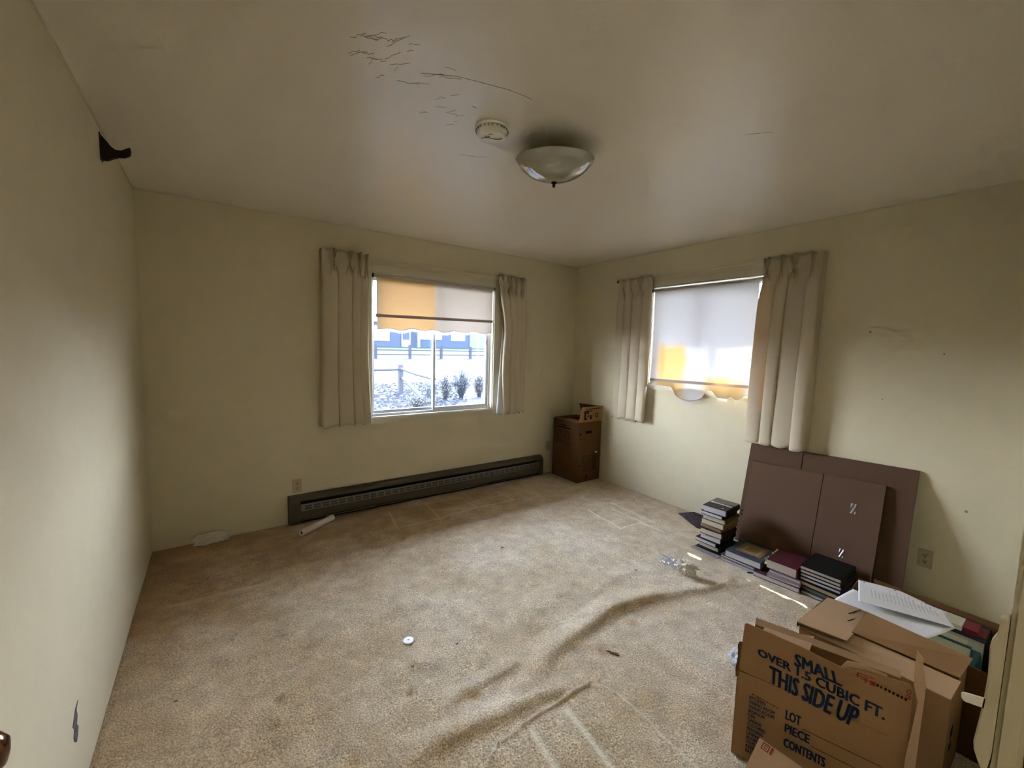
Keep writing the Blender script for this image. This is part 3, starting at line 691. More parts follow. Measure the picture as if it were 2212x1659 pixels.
build('jamb_screw', MB().tube([(OX1-.0045,-3.652,1.02),(OX1-.0035,-3.652,1.02)], .003, 8), trim_m, stp)

# ------------------------------------------------------------------ cardboard boxes
def V(*a): return Vector(a)
def mark_block(b, P0, a, up, nrm, s0, s1, z0, z1, lift=.0009):
    q = [(s0,z0),(s1,z0),(s1,z1),(s0,z1)]
    b.add([V(*P0)+V(*a)*s+V(*up)*z+V(*nrm)*lift for s, z in q], [(0,1,2,3)])
def carton(name, label, x0, x1, y0, y1, z0, z1, m, group, mi=None, open_top=True, t=.0045):
    r = thing(name, ((x0+x1)/2, (y0+y1)/2, z0), label=label, cat='cardboard box', group=group); mi = mi or m
    build('bottom_panel', MB().box((x0,y0,z0),(x1,y1,z0+t)), m, r)
    fr = build('side_panel', MB().box((x0,y0,z0+t),(x0+t,y1,z1)), m, r)
    build('side_panel', MB().box((x1-t,y0,z0+t),(x1,y1,z1)), m, r)
    en = build('end_panel', MB().box((x0+t,y0,z0+t),(x1-t,y0+t,z1)), m, r)
    build('end_panel', MB().box((x0+t,y1-t,z0+t),(x1-t,y1,z1)), m, r)
    return r, fr, en
up = (0,0,1)
# two cartons stacked in the corner
g1 = 'kraft moving boxes'
r, fr, en = carton('moving_box', 'closed brown moving box on the carpet in the room corner, under another box', -.362, -.012, -.495, -.082, .003, .332, kraftD_m, g1)
build('flap', MB().box((-.362,-.495,.332),(-.19,-.082,.335)), kraftD_m, r); build('flap', MB().box((-.184,-.495,.332),(-.012,-.082,.335)), kraftD_m, r)
b = MB(); P0 = (-.362,-.495,0); a = (1,0,0); nr = (0,-1,0)
for z_ in (.285,.262,.238,.222,.206,.190,.174,.158,.142,.126): mark_block(b, P0, a, up, nr, .075, .205, z_, z_+.0035)
for z_ in np.arange(.130,.280,.0105): mark_block(b, P0, a, up, nr, .225, .225+random.uniform(.05,.068), z_, z_+.0055)
mark_block(b, P0, a, up, nr, .068,.071,.115,.300); mark_block(b, P0, a, up, nr, .213,.216,.115,.300); mark_block(b, P0, a, up, nr, .068,.30,.297,.300); mark_block(b, P0, a, up, nr, .068,.30,.113,.116)
mark_block(b, P0, a, up, nr, .018,.036,.185,.205); mark_block(b, P0, a, up, nr, .018,.034,.150,.160); mark_block(b, P0, a, up, nr, .130,.155,.03,.075)
build('printed_form', b, inkbr_m, en)
b = MB(); mark_block(b, P0, a, up, nr, .265,.305,.312,.326); build('sticker', b, paper_m, en)['label'] = 'small white sticker'
r, fr, en = carton('moving_box', 'brown moving box with raised flap stacked on the box in the corner', -.362, -.012, -.495, -.082, .336, .672, kraftD_m, g1)
build('flap', MB().panel([(-.355,-.49,.672),(-.018,-.49,.672),(-.005,-.500,.842),(-.322,-.500,.842)], .004), kraft_m, r)
build('flap', MB().panel([(-.018,-.485,.674),(-.018,-.20,.674),(-.045,-.16,.83),(-.008,-.495,.838)], .004), kraftD_m, r)
build('flap', MB().panel([(-.358,-.49,.674),(-.358,-.09,.674),(-.21,-.09,.668),(-.21,-.49,.668)], .004), kraft_m, r)
build('flap', MB().panel([(-.35,-.088,.678),(-.02,-.088,.678),(-.02,-.26,.684),(-.35,-.26,.684)], .004), kraftD_m, r)
build('tape_piece', MB().box((-.14,-.47,.680),(-.06,-.42,.683)), mat('grey_tape', (.35,.32,.30), rough=.4), r)
b = MB(); P0 = (-.362,-.495,0); a = (1,0,0); nr = (0,-1,0)
mark_block(b, P0, a, up, nr, .115,.205,.545,.572); mark_block(b, P0, a, up, nr, .03,.05,.53,.552); mark_block(b, P0, a, up, nr, .03,.046,.49,.50)
for q_ in (0,): tag(build('printed_mark', b, inkpu_m, en), kind='stuff')
b = MB(); P0 = (-.362,0,0); a = (0,-1,0); nr = (-1,0,0)
for z_ in (.605,): mark_block(b, P0, a, up, nr, .20,.30,z_,z_+.012)
mark_block(b, P0, a, up, nr, .16,.37,.578,.592)
for rw in range(4):
    z_ = .545-rw*.037
    for k in range(5):
        s0 = .155+k*.044; 
        for q in range(3):
            if random.random() < .85: mark_block(b, P0, a, up, nr, s0+random.uniform(0,.01), s0+random.uniform(.02,.038), z_-q*.009, z_-q*.009+.005)
mark_block(b, P0, a, up, nr, .14,.143,.40,.62); mark_block(b, P0, a, up, nr, .385,.388,.40,.60); mark_block(b, P0, a, up, nr, .14,.388,.398,.401)
build('printed_list', b, inkpu_m, fr)
b = MB(); P0 = (-.362,-.5025,.0); a = (1,0,0); nr = (0,-1,0)
for s0, s1, z_, z2 in [(.09,.32,.815,.822),(.08,.19,.79,.80),(.075,.10,.70,.80),(.11,.14,.765,.79),(.12,.20,.735,.745),(.16,.19,.705,.73),(.10,.12,.70,.72)]: mark_block(b, P0, a, up, nr, s0, s1, z_, z2)
for k in range(16):
    t = k*math.pi/8; t2 = (k+1)*math.pi/8; c = (.262,.745)
    b.add([V(*P0)+V(c[0]+q*math.cos(w_),-.001,c[1]+q*math.sin(w_)) for q, w_ in ((.024,t),(.024,t2),(.015,t2),(.015,t))], [(0,1,2,3)])
build('printed_symbols', b, inkbr_m, r)
r.rotation_euler.z = -.022

# foreground open box with the printed face
A0 = V(-2.037,-3.037,0); ad = V(.132,-.443,0).normalized(); an = V(-ad.y*-1, ad.x*-1, 0)
an = ad.cross(V(0,0,1)).normalized()
if an.dot(V(-1,0,0)) < 0: an = -an
def FA(s, z, d=0): return A0+ad*s+V(0,0,z)-an*d
bx = thing('open_moving_box', A0+ad*.22-an*.16, label='open kraft box in the foreground printed THIS SIDE UP', cat='cardboard box', group=g1)
t_ = .0045; LA, DA = .455, .248
fp = build('front_panel', MB().prism([FA(0,.002),FA(LA,.002),FA(LA,.33),FA(0,.325)], -an*t_), kraft_m, bx)
ff = build('front_flap', MB().prism([FA(.003,.332),FA(LA-.002,.332),FA(LA-.002,.50),FA(.445,.518),FA(.40,.512),FA(.36,.508),FA(.325,.503),FA(.285,.488),FA(.18,.505),FA(.02,.516),FA(.012,.512)], -an*t_), kraft_m, bx)
ff['label'] = 'raised front flap with the large blue print'
build('torn_edge', MB().prism([FA(-.004,.30),FA(.006,.31),FA(.008,.44),FA(.000,.438),FA(-.005,.425),FA(-.002,.38),(FA(-.007,.33))], -an*.003), kraftD_m, bx)
build('back_panel', MB().prism([FA(0,.002,DA),FA(LA,.002,DA),FA(LA,.33,DA),FA(0,.33,DA)], -an*t_), kraft_m, bx)
build('left_panel', MB().prism([FA(0,.002,.0),FA(0,.002,DA),FA(0,.33,DA),FA(0,.33,.0)], ad*t_), kraft_m, bx)
build('right_panel', MB().prism([FA(LA,.002,.005),FA(LA,.002,DA),FA(LA,.33,DA),FA(LA,.33,.005)], -ad*t_), kraftL_m, bx)
build('bottom_panel', MB().prism([FA(0,.002,0),FA(LA,.002,0),FA(LA,.002,DA),FA(0,.002,DA)], V(0,0,t_)), kraft_m, bx)
build('left_flap', MB().panel([V(-1.990,-3.052,.338),V(-1.795,-3.020,.388),V(-1.700,-3.158,.394),V(-1.820,-3.180,.386),V(-1.930,-3.190,.368)], t_), kraftL_m, bx)['label'] = 'pale inner side flap'
build('back_upright', MB().panel([FA(.02,.334,DA-.002),FA(.455,.334,DA-.002),FA(.455,.386,DA-.010),FA(.02,.386,DA-.010)], .004), kraft_m, bx)
build('back_flap', MB().panel([FA(.02,.388,DA-.012),FA(.455,.388,DA-.012),FA(.455,.402,DA+.012),FA(.02,.402,DA+.012)], .004), kraftL_m, bx)['label'] = 'pale folded back flap'
SP = lambda *q: V(-1.93, q[0], q[1])
build('right_flap', MB().panel([SP(-3.472,.639),SP(-3.485,.624),SP(-3.499,.548),SP(-3.496,.517),SP(-3.486,.489),SP(-3.474,.534),SP(-3.471,.589)], .004), kraftL_m, bx)['label'] = 'pale pointed side flap'
build('right_flap_strip', MB().panel([SP(-3.486,.487),SP(-3.498,.530),SP(-3.494,.005),SP(-3.474,.005),SP(-3.474,.30)], .003), kraftL_m, bx)
build('tape_tab', MB().panel([FA(.285,.485,.006),FA(.40,.485,.006),FA(.395,.515,.010),FA(.335,.520,.010),FA(.300,.512,.010)], .003), kraftL_m, bx)['label'] = 'pale tab with red tape'
def TQ(s, BL, BR, TL, TR, bold=.02):
    out = []                                   # heavy ink: the letters printed with a slight spread
    w_ = bold*.04
    for k, (dx, dz_) in enumerate(((0,0),(w_,w_*.5),(-w_,-w_*.5),(w_,-w_*.5),(-w_,w_*.5))):
        out.append(text_quad(s, *[(q[0]+dx, q[1]+dz_) for q in (BL, BR, TL, TR)], A0, ad, (0,0,1), an, None, None, lift=.0012+.00003*k, bold=.0))
    return joinb(out)
for q_ in ([TQ('OVER 1.5 CUBIC FT.', (.060,.417),(.398,.376),(.058,.443),(.398,.412), .035), TQ('SMALL', (.166,.434),(.292,.427),(.166,.476),(.280,.466), .045),
      TQ('THIS SIDE UP', (.101,.337),(.330,.309),(.098,.397),(.342,.378), .05)]): build('lettering', q_, ink_m, ff)
ls = [TQ('LOT', (.155,.230),(.197,.230),(.155,.264),(.197,.264), .03), TQ('PIECE', (.156,.184),(.224,.183),(.156,.214),(.224,.214), .03), TQ('CONTENTS', (.156,.130),(.270,.129),(.156,.161),(.270,.161), .03)]
lst = ['KITCHEN','DINING ROOM','LIVING ROOM','BEDROOM','DEN','GARAGE','CLOTHING','BEDDING','LINENS','BOOKS','TOYS','KEEPSAKES','BATH']
for i, w_ in enumerate(lst):
    z_ = .243-i*.0172; ls.append(TQ(w_, (.045,z_),(.045+.0070*len(w_),z_),(.045,z_+.0125),(.045+.0070*len(w_),z_+.0125), .009))
for q_ in ls: build('lettering', q_, ink_m, fp)
b = MB()
for s0, s1, z_ in ((.203,.405,.222),(.230,.415,.176),(.276,.42,.124)): mark_block(b, A0, ad, up, an, s0, s1, z_, z_+.0022)
for i in range(18): mark_block(b, A0, ad, up, an, .052+i*.0046, .055+i*.0046, .262-.0005*i+random.uniform(-.002,.002), .266-.0005*i)
build('ruled_line', b, inkbr_m, fp)
b = MB()
for i in range(9): mark_block(b, A0, ad, up, an, .363+i*.0092, .367+i*.0092+random.uniform(0,.002), .474-.0013*i, .482-.0013*i)
build('stamp', b, inkbr_m, ff)
rd_ = [TQ('80', (.438,.470),(.438,.502),(.450,.470),(.450,.502), .0)]
b = MB()
for q in [(.325,.365,.492,.495),(.322,.352,.484,.487),(.335,.372,.478,.481),(.325,.329,.478,.495),(.345,.349,.470,.487),(.357,.370,.470,.484)]: mark_block(b, A0, ad, up, an, *q, lift=.0012)
build('red_stamp', b, inkred_m, ff); build('red_number', rd_[0], inkred_m, ff)

# low folded flap in front of it
lf = thing('cardboard_flap', (-2.17,-3.22,.0), label='loose cardboard sheet with a red stamp leaning in front of the printed box', cat='cardboard')
P1, P2 = V(-2.105,-3.155,.200), V(-2.105,-3.345,.208)
dn = V(-.125,.03,-.198)
sheet = build('sheet', MB().panel([P1, P2, P2+dn, P1+dn], .0045), kraftL_m, lf)
b = MB(); e1 = (P2-P1).normalized(); e2 = dn.normalized(); nn = e1.cross(e2); nn = nn if nn.x < 0 else -nn
for (s0, s1, t0, t1) in ((.014,.036,.006,.009),(.014,.036,.025,.028),(.014,.017,.006,.028),(.033,.036,.006,.028),(.020,.030,.011,.014),(.020,.030,.018,.021),(.040,.046,.006,.028)):
    b.add([P1+e1*s+e2*t+nn*.0032 for s, t in ((s0,t0),(s1,t0),(s1,t1),(s0,t1))], [(0,1,2,3)])
build('red_stamp', b, inkred_m, sheet)
build('crease', MB().prism([P1+nn*.0026, P2+nn*.0026, P2+nn*.0026+e2*.002, P1+nn*.0026+e2*.002], nn*.0008), kraftD_m, sheet)

# second box behind it, and a third with papers and binders
zB = .372
rB, frB, enB = carton('open_moving_box', 'kraft box with folded-over flaps behind the THIS SIDE UP box', -1.632, -1.335, -3.520, -3.085, .002, zB, kraft_m, g1, kraftL_m)
build('side_flap', MB().panel([(-1.652,-3.082,.392),(-1.343,-3.088,.392),(-1.318,-3.245,.405),(-1.634,-3.240,.400)], .005), kraftL_m, rB)['label'] = 'pale flat side flap'
build('side_flap_edge', MB().panel([(-1.645,-3.082,.372),(-1.343,-3.086,.372),(-1.343,-3.086,.392),(-1.650,-3.082,.392)], .004), kraftD_m, rB)
build('near_flap', MB().panel([(-1.642,-3.095,.374),(-1.640,-3.520,.374),(-1.545,-3.528,.398),(-1.548,-3.10,.390)], .0045), kraftL_m, rB)['label'] = 'lower folded flap, lighter'
build('upper_flap', MB().panel([(-1.560,-3.236,.405),(-1.535,-3.524,.404),(-1.462,-3.540,.452),(-1.430,-3.245,.446)], .0045), kraft_m, rB)['label'] = 'large folded flap'
build('seam_tape', MB().panel([(-1.644,-3.36,.20),(-1.644,-3.40,.20),(-1.644,-3.40,.37),(-1.644,-3.36,.37)], .001), kraftD_m, rB)
b = MB()
for k, (s0, z_) in enumerate([(0,0),(.015,.004),(.03,.0),(.045,.006),(.06,.002)]):
    b.add([V(-1.36-.004*k,-3.205,.4035)+V(-s0*.8,.004*k,0)+V(*q) for q in ((0,0,0),(.012,-.006,.001),(.014,-.001,.001),(.002,.005,0))], [(0,1,2,3)])
    b.add([V(-1.44-.004*k,-3.215,.4025)+V(-s0*.5,.003*k,0)+V(*q) for q in ((0,0,0),(.012,-.006,.001),(.014,-.001,.001),(.002,.005,0))], [(0,1,2,3)])
build('pen_scribble', b, inkbr_m, rB)
b = MB(); mark_block(b, (-1.62,-3.5205,0), (1,0,0), up, (0,-1,0), .05,.10,.19,.23); mark_block(b, (-1.62,-3.5205,0), (1,0,0), up, (0,-1,0), .05,.10,.145,.17); build('printed_mark', b, inkpu_m, enB)
rC, frC, enC = carton('open_moving_box', 'kraft box holding binders, against the wall behind the other open boxes', -1.322, -.915, -3.590, -3.140, .002, .352, kraftD_m, g1)
build('left_flap', MB().panel([(-1.315,-3.140,.352),(-.93,-3.140,.352),(-1.005,-3.112,.392),(-1.06,-3.116,.388),(-1.16,-3.125,.386),(-1.23,-3.13,.372)], .005), kraftD_m, rC)['label'] = 'torn dark side flap'
build('far_flap', MB().panel([(-.918,-3.15,.352),(-.918,-3.585,.352),(-.885,-3.60,.362),(-.885,-3.14,.362)], .0045), kraftD_m, rC)

def book(name, label, group, c, rz, L, Wd, Hh, cover, pages=None, spine='-y', tabs=None, cat='book', ct=.0022, title=None, fan=0):
    """c: centre of the bottom face; L along local x, Wd along local y (spine at local -y)"""
    r = thing(name, c, rz, label, cat, group); pages = pages or page_m
    b = MB().box((-L/2,-Wd/2,0),(L/2,Wd/2,ct)).box((-L/2,-Wd/2,Hh-ct),(L/2,Wd/2,Hh))
    sp = [(-Wd/2,ct*.5),(-Wd/2-.004,Hh*.2),(-Wd/2-.006,Hh*.5),(-Wd/2-.004,Hh*.8),(-Wd/2,Hh-ct*.5),(-Wd/2+.002,Hh-ct),(-Wd/2+.002,ct)]
    b.prism([(-L/2,y,z) for y, z in sp], (L,0,0))
    build('cover', b, cover, r, world=False)
    build('page_block', MB().box((-L/2+.004,-Wd/2+.003,ct),(L/2-.004,Wd/2-.004,Hh-ct)), pages, r, world=False)
    if tabs:
        b = MB()
        for i in range(tabs):
            x = random.uniform(-L/2+.01, L/2-.01); z = random.uniform(.004, Hh-.003); w_ = random.uniform(.004,.009); l_ = random.uniform(.008,.022)
            b.add([(x-w_,Wd/2-.01,z),(x+w_,Wd/2-.01,z),(x+w_,Wd/2+l_,z+random.uniform(-.006,.006)),(x-w_,Wd/2+l_*.8,z+random.uniform(-.006,.006))], [(0,1,2,3)])
        tag(build('page_markers', b, yellow_m, r, world=False), 'pale yellow slips', kind='stuff')
    return r
def cm(n, c, **k): return mat(n, c, rough=k.get('rough', .6), spec=.2, var=.15, vscale=14)
# tall stack by the wall
stk = 'books in the tall stack'
tall = [ # label, cx, cy, rz, L, W, H, cover colour, pages, tabs
 ('flat black binder lying under the tall stack', -.455,-2.145,.05,.330,.215,.012, cm('black_cloth',(.012,.011,.012)), page_m, 0),
 ('thick book lowest in the tall stack, yellow slips at one end', -.475,-2.125,.02,.235,.150,.031, cm('olive_cover',(.05,.05,.02)), page_m, 10),
 ('dark book second from bottom of the tall stack, sticking out left', -.480,-2.112,-.03,.240,.160,.028, cm('dark_brown_cover',(.03,.018,.014)), pagec_m, 0),
 ('dark thick book third from bottom of the tall stack', -.470,-2.130,.03,.230,.155,.042, cm('dark_grey_cover',(.025,.022,.022)), pagec_m, 0),
 ('thick book with pale pages halfway up the tall stack', -.478,-2.135,.05,.235,.160,.041, cm('maroon_dark_cover',(.035,.014,.014)), page_m, 8),
 ('brown book in the middle of the tall stack', -.468,-2.132,-.02,.225,.155,.031, cm('brown_cover',(.13,.07,.03)), mat('tan_pages',(.26,.18,.11),rough=.9,var2=.2,v2scale=160), 8),
 ('tan book below the upper books of the tall stack', -.478,-2.140,.04,.230,.165,.040, cm('tan_cover',(.15,.10,.05)), page_m, 6),
 ('olive book third from the top of the tall stack', -.474,-2.145,.06,.230,.165,.034, cm('olive_brown_cover',(.10,.075,.03)), page_m, 0),
 ('thin black book second from the top of the tall stack', -.488,-2.135,.02,.220,.160,.026, cm('black_cover',(.008,.008,.008)), pagec_m, 0),
 ('dark book with white title on top of the tall stack', -.476,-2.145,.08,.235,.168,.045, cm('charcoal_cover',(.03,.028,.024)), pagec_m, 16)]
z = .001
for i, (lb, cx, cyy, rz, L, Wd, Hh, cv, pg, tb) in enumerate(tall):
    rb = book('book', lb, stk, (cx, cyy, z), rz, L, Wd, Hh, cv, pg, tabs=tb)
    z += Hh+.0006
    if i == 9:
        b = MB(); random.seed(4)
        b.prism([(.0,.084,Hh+.0006),(.118,.084,Hh+.0006),(.118,-.084,Hh+.0006),(.04,-.084,Hh+.0006)], (0,0,.0004))
        build('cover_picture', b, mat('cover_photo', (.13,.10,.065), rough=.4, var=.6, vscale=18), rb, world=False)
        b = MB(); y_ = .05
        while y_ > -.075:
            w_ = random.uniform(.006,.010); b.box((-.012+random.uniform(-.003,.003),y_,Hh+.001),(.010+random.uniform(-.003,.003),y_-w_,Hh+.0014))
            y_ -= w_+.0035
        b.box((-.016,.075,Hh+.001),(.014,.055,Hh+.0014)); b.lathe([(.001,.0002),(.008,.0002)], (-.080,-.045,Hh+.001), 12)
        tag(build('title_print', b, mat('white_print', (.75,.75,.72)), rb, world=False), kind='stuff')
# flat album half under the stack
al = thing('photo_album', (-.135,-1.74,0), .0, 'flat dark patterned booklet on the carpet behind the tall stack', 'booklet')
q = [V(-.156,-1.60,.004),V(.0-.01,-1.665,.004),V(-.01,-1.86,.004),V(-.30,-1.90,.004),V(-.30,-1.86,.004)]
cv = build('cover', MB().prism(q, (0,0,.006)), cm('purple_black_cover', (.035,.022,.030)), al)
b = MB()
for _ in range(26):
    u, v = random.random(), random.random(); c = q[0]*(1-u)*(1-v)+q[1]*u*(1-v)+q[2]*u*v+q[3]*(1-u)*v; c.z = .0104
    l_ = random.uniform(.008,.022); b.prism([c+V(-l_,.001,0), c+V(l_,-.003,0), c+V(l_,.001,0), c+V(-l_,.004,0)], (0,0,.0003))
tag(build('pattern_print', b, mat('mauve_print', (.20,.16,.18)), cv), kind='stuff')
# grey board under the first stacks
tag(build('flat_grey_board', MB().prism([(-.655,-2.02,.0005),(-.655,-2.235,.0005),(-.60,-2.24,.0005),(-.60,-2.03,.0005)], (0,0,.003)), mat('grey_board', (.26,.25,.28)), bev=.0005), 'thin grey board edge on the carpet below the tall stack', 'board')
# middle stacks
g2 = 'books lying along the cardboard'
book('book', 'thin pale book lying on the carpet under the blue book', g2, (-.505,-2.362,.001), .02, .275, .235, .017, cm('grey_pale_cover',(.20,.17,.17)), pagec_m)
book('book', 'second thin pale book under the blue book', g2, (-.500,-2.360,.0185), -.01, .270, .230, .016, cm('mauve_cover',(.12,.08,.08)), pagec_m)
rb = book('book', 'large blue book with a tan title label on its cover', g2, (-.482,-2.385,.0350), .05, .300, .235, .045, cm('slate_blue_cover',(.045,.055,.075)), pagec_m)
build('title_label', MB().box((-.085,-.085,.0452),(.105,.075,.0458)), mat('tan_label', (.22,.13,.05), var=.15, vscale=30), rb, world=False)['label'] = 'tan cover label'
build('label_centre', MB().box((-.062,-.064,.0458),(.075,.050,.0462)), mat('ochre_label', (.30,.22,.10), var=.2, vscale=40), rb, world=False)
b = MB()
for i in range(7): b.box((.050-i*.015,-.050+random.uniform(0,.012),.0462),(.054-i*.015,.036-random.uniform(0,.014),.0464))
build('label_print', b, inkbr_m, rb, world=False)
book('book', 'thin maroon book on the carpet beneath the yellow-slip book', g2, (-.520,-2.608,.001), .075, .280, .262, .030, cm('plum_cover',(.06,.025,.03)), pagec_m)
book('book', 'pale paperback fanned open under the thick maroon book', g2, (-.545,-2.640,.0315), .14, .220, .180, .016, cm('pink_grey_cover',(.28,.21,.21)), pagec_m)
book('book', 'thin pale book directly under the thick maroon book', g2, (-.505,-2.650,.048), .02, .240, .180, .018, cm('rose_grey_cover',(.22,.15,.16)), pagec_m)
book('book', 'thick maroon book bristling with yellow slips', g2, (-.492,-2.620,.0665), .05, .245, .175, .058, cm('maroon_cover',(.075,.015,.022),rough=.35), page_m, tabs=70)
g3 = 'black binders in a stack'
zz = .001
for lb, cx, cyy, rz, L, Wd, Hh, cv_, pg in [
  ('grey-green folder at the bottom of the black binder stack', -.475,-2.855,.03,.310,.215,.022, cm('grey_green_cover',(.06,.07,.065)), pagec_m),
  ('dark green folder second from bottom of the binder stack', -.468,-2.840,.0,.300,.215,.020, cm('dark_green_cover',(.03,.04,.035)), mat('dark_pages',(.10,.11,.10))),
  ('brown-edged binder below the black binders', -.455,-2.835,-.02,.310,.215,.026, cm('black_binder',(.008,.008,.008)), mat('tan_page_edge',(.34,.24,.14))),
  ('lowest of the four alike black binders', -0.453,-2.830,.02,.280,.210,.020, cm('black_binder',(.008,.008,.008)), pagec_m),
  ('black binder second from bottom of the four alike', -0.448,-2.828,.03,.280,.210,.020, cm('black_binder',(.008,.008,.008)), pagec_m),
  ('black binder just below the top one', -0.446,-2.826,.015,.280,.210,.020, cm('black_binder',(.008,.008,.008)), page_m),
  ('black binder on top of the binder stack', -0.443,-2.822,.03,.280,.212,.022, cm('black_binder',(.008,.008,.008)), page_m)]:
    book('binder', lb, g3, (cx, cyy, zz), rz, L, Wd, Hh, cv_, pg, cat='binder'); zz += Hh+.0006
# binders inside the third box
def stand(label, c, rz, L, Wd, Hh, cv_, pg, extra=None):
    r = book('binder', label, 'binders in the open box', c, rz, L, Wd, Hh, cv_, pg, cat='binder')
    if extra: extra(r, L, Wd, Hh)
teal = cm('teal_cover', (.02,.10,.13))
def lab(r, L, Wd, Hh):
    b = MB()
    for k in (-.055,-.025): b.box((k-L*.1,-Wd/2-.0075,Hh*.2),(k-L*.1+.016,-Wd/2-.006,Hh*.8))
    build('spine_label', b, paper_m, r, world=False)
def redl(r, L, Wd, Hh):
    build('spine_label', MB().box((-.04,-Wd/2+.004,Hh+.0002),(.05,-Wd/2+.035,Hh+.0012)), mat('red_label', (.15,.012,.02)), r, world=False)['label'] = 'red label'
spk = mat('speckled_pages', (.52,.50,.36), rough=.9, var=.1, var2=.5, v2scale=220)
stand('lower black binder in the box behind the papers', (-1.12,-3.365,.12), .0, .36, .34, .10, cm('black_binder',(.008,.008,.008)), spk)
stand('teal binder with two white spine labels, near side of the open box', (-1.235,-3.385,.222), .0, .145, .300, .120, teal, spk, lab)
stand('thick black binder with a red label in the open box', (-1.02,-3.395,.222), .0, .165, .290, .135, cm('black_binder',(.008,.008,.008)), spk, redl)
build_top = MB()
# cream page tops visible beside the papers
bp1 = thing('paper_stack', (-1.215,-3.40,.343), 0, 'cream speckled page stack with a teal stripe beside the papers', 'paper')
build('sheets', MB().box((-1.300,-3.515,.343),(-1.235,-3.22,.374)), spk, bp1)
build('teal_divider', MB().box((-1.235,-3.515,.343),(-1.222,-3.22,.378)), teal, bp1)['label'] = 'teal divider'
build('sheets', MB().box((-1.222,-3.500,.343),(-1.170,-3.22,.374)), spk, bp1)
bp2 = thing('paper_stack', (-1.02,-3.40,.358), 0, 'cream speckled pages of the black binder at the far side of the open box', 'paper')
build('sheets', MB().box((-1.075,-3.470,.358),(-.985,-3.20,.378)), spk, bp2)
build('red_divider', MB().box((-1.075,-3.515,.358),(-.99,-3.472,.377)), mat('red_label', (.15,.012,.02)), bp2)['label'] = 'red label block'
# loose white papers
def sheet_grid(c00, c10, c11, c01, curl, nu=24, nv=24):
    def fn(u, v):
        p = c00*(1-u)*(1-v)+c10*u*(1-v)+c11*u*v+c01*(1-u)*v
        return p+V(0,0,curl(u, v))
    return MB().grid(fn, nu, nv)
pa = thing('paper_sheet', (-1.25,-3.3,.45), 0, 'blank white sheet half under the printed page, on the open box', 'paper', 'loose white papers')
build('sheet', sheet_grid(V(-1.405,-3.130,.430), V(-1.448,-3.425,.452), V(-1.280,-3.475,.452), V(-1.245,-3.15,.430), lambda u, v: .004*math.sin(5*u+2*v)), paper_m, pa, smooth=True, solid=.0008)
pb = thing('paper_sheet', (-1.2,-3.3,.46), 0, 'white printed page with punched holes and a crease, on top', 'paper', 'loose white papers')
c00, c10, c11, c01 = V(-1.385,-3.205,.452), V(-1.300,-3.475,.460), V(-1.150,-3.405,.456), V(-1.180,-3.150,.452)
cf = lambda u, v: .004+.012*math.exp(-((v-.72+.35*(u-.6))/.05)**2)*(u > .25)*min(1, (u-.25)*2)+.010*v*math.sin(3*u)-.035*max(0, v+u-1.55)
sh = build('sheet', sheet_grid(c00, c10, c11, c01, cf, 40, 40), paper_m, pb, smooth=True, solid=.0008)
b = MB(); random.seed(9)
for i in range(17):
    u0 = .16+.045*i
    v0, v1 = .30, random.uniform(.55,.80)
    vv = v0
    while vv < v1:
        w_ = random.uniform(.02,.06)
        p = [c00*(1-u)*(1-v)+c10*u*(1-v)+c11*u*v+c01*(1-u)*v+V(0,0,cf(u, v)+.0012) for u, v in ((u0,vv),(u0+.010,vv),(u0+.010,vv+w_),(u0,vv+w_))]
        b.add(p, [(0,1,2,3)]); vv += w_+.02
build('typed_text', b, mat('faded_print', (.40,.39,.42)), sh)
b = MB()
for u0 in (.08,.48,.86):
    p = c00*(1-u0)*.05+c10*u0*.05+c11*u0*.95+c01*(1-u0)*.95+V(0,0,cf(u0,.95)+.0012); b.lathe([(.001,.0),(.0038,.0)], p, 10)
build('punched_hole', b, black_m, sh)

# ------------------------------------------------------------------ leaning cardboard
g4 = 'flattened boxes leaning on the wall'
def lean(name, label, pts, creases, tapes, m, t=.007, cut=None):
    r = thing(name, (sum(p[0] for p in pts)/len(pts), sum(p[1] for p in pts)/len(pts), 0), label=label, cat='cardboard', group=g4)
    p = [V(*q) for q in pts]; nn = (p[1]-p[0]).cross(p[2]-p[1]).normalized()
    if nn.x > 0: nn = -nn
    # panels between creases are separate parts; pts = TL TR BR BL
    us = [0]+creases+[1]
    for i in range(len(us)-1):
        g_ = .0022; u0 = us[i]+(g_ if i else 0); u1 = us[i+1]-(g_ if i < len(us)-2 else 0)
        q = [p[0].lerp(p[1], u0), p[0].lerp(p[1], u1), p[3].lerp(p[2], u1), p[3].lerp(p[2], u0)]
        build('panel', MB().prism(q, nn*t), m, r, bev=.001, seg=1)
    return r, p, nn
r, p, nn = lean('flattened_box', 'large flattened brown box leaning on the right wall under the curtain', [(-.012,-2.121,.750),(-.012,-3.118,.778),(-.235,-3.135,.003),(-.235,-2.150,.003)], [.372], [], kraftP_m)
build('inner_sheet', MB().prism([p[0].lerp(p[1],.02).lerp(p[3],.02), p[0].lerp(p[1],.97).lerp(p[2],.02), p[3].lerp(p[2],.97), p[3].lerp(p[2],.02)], -nn*.004), kraftP_m, r)
r, p, nn = lean('flattened_box', 'smaller flattened brown box leaning in front of the large one', [(-.078,-2.172,.628),(-.078,-2.985,.655),(-.300,-3.005,.003),(-.300,-2.205,.003)], [.585], [], mat('mid_brown_cardboard', (.122,.070,.043), rough=.85, spec=.15, var=.10, vscale=3, var2=.10, v2scale=150))
fl_m = mat('clear_tape', (.22,.17,.14), rough=.15, spec=.8)
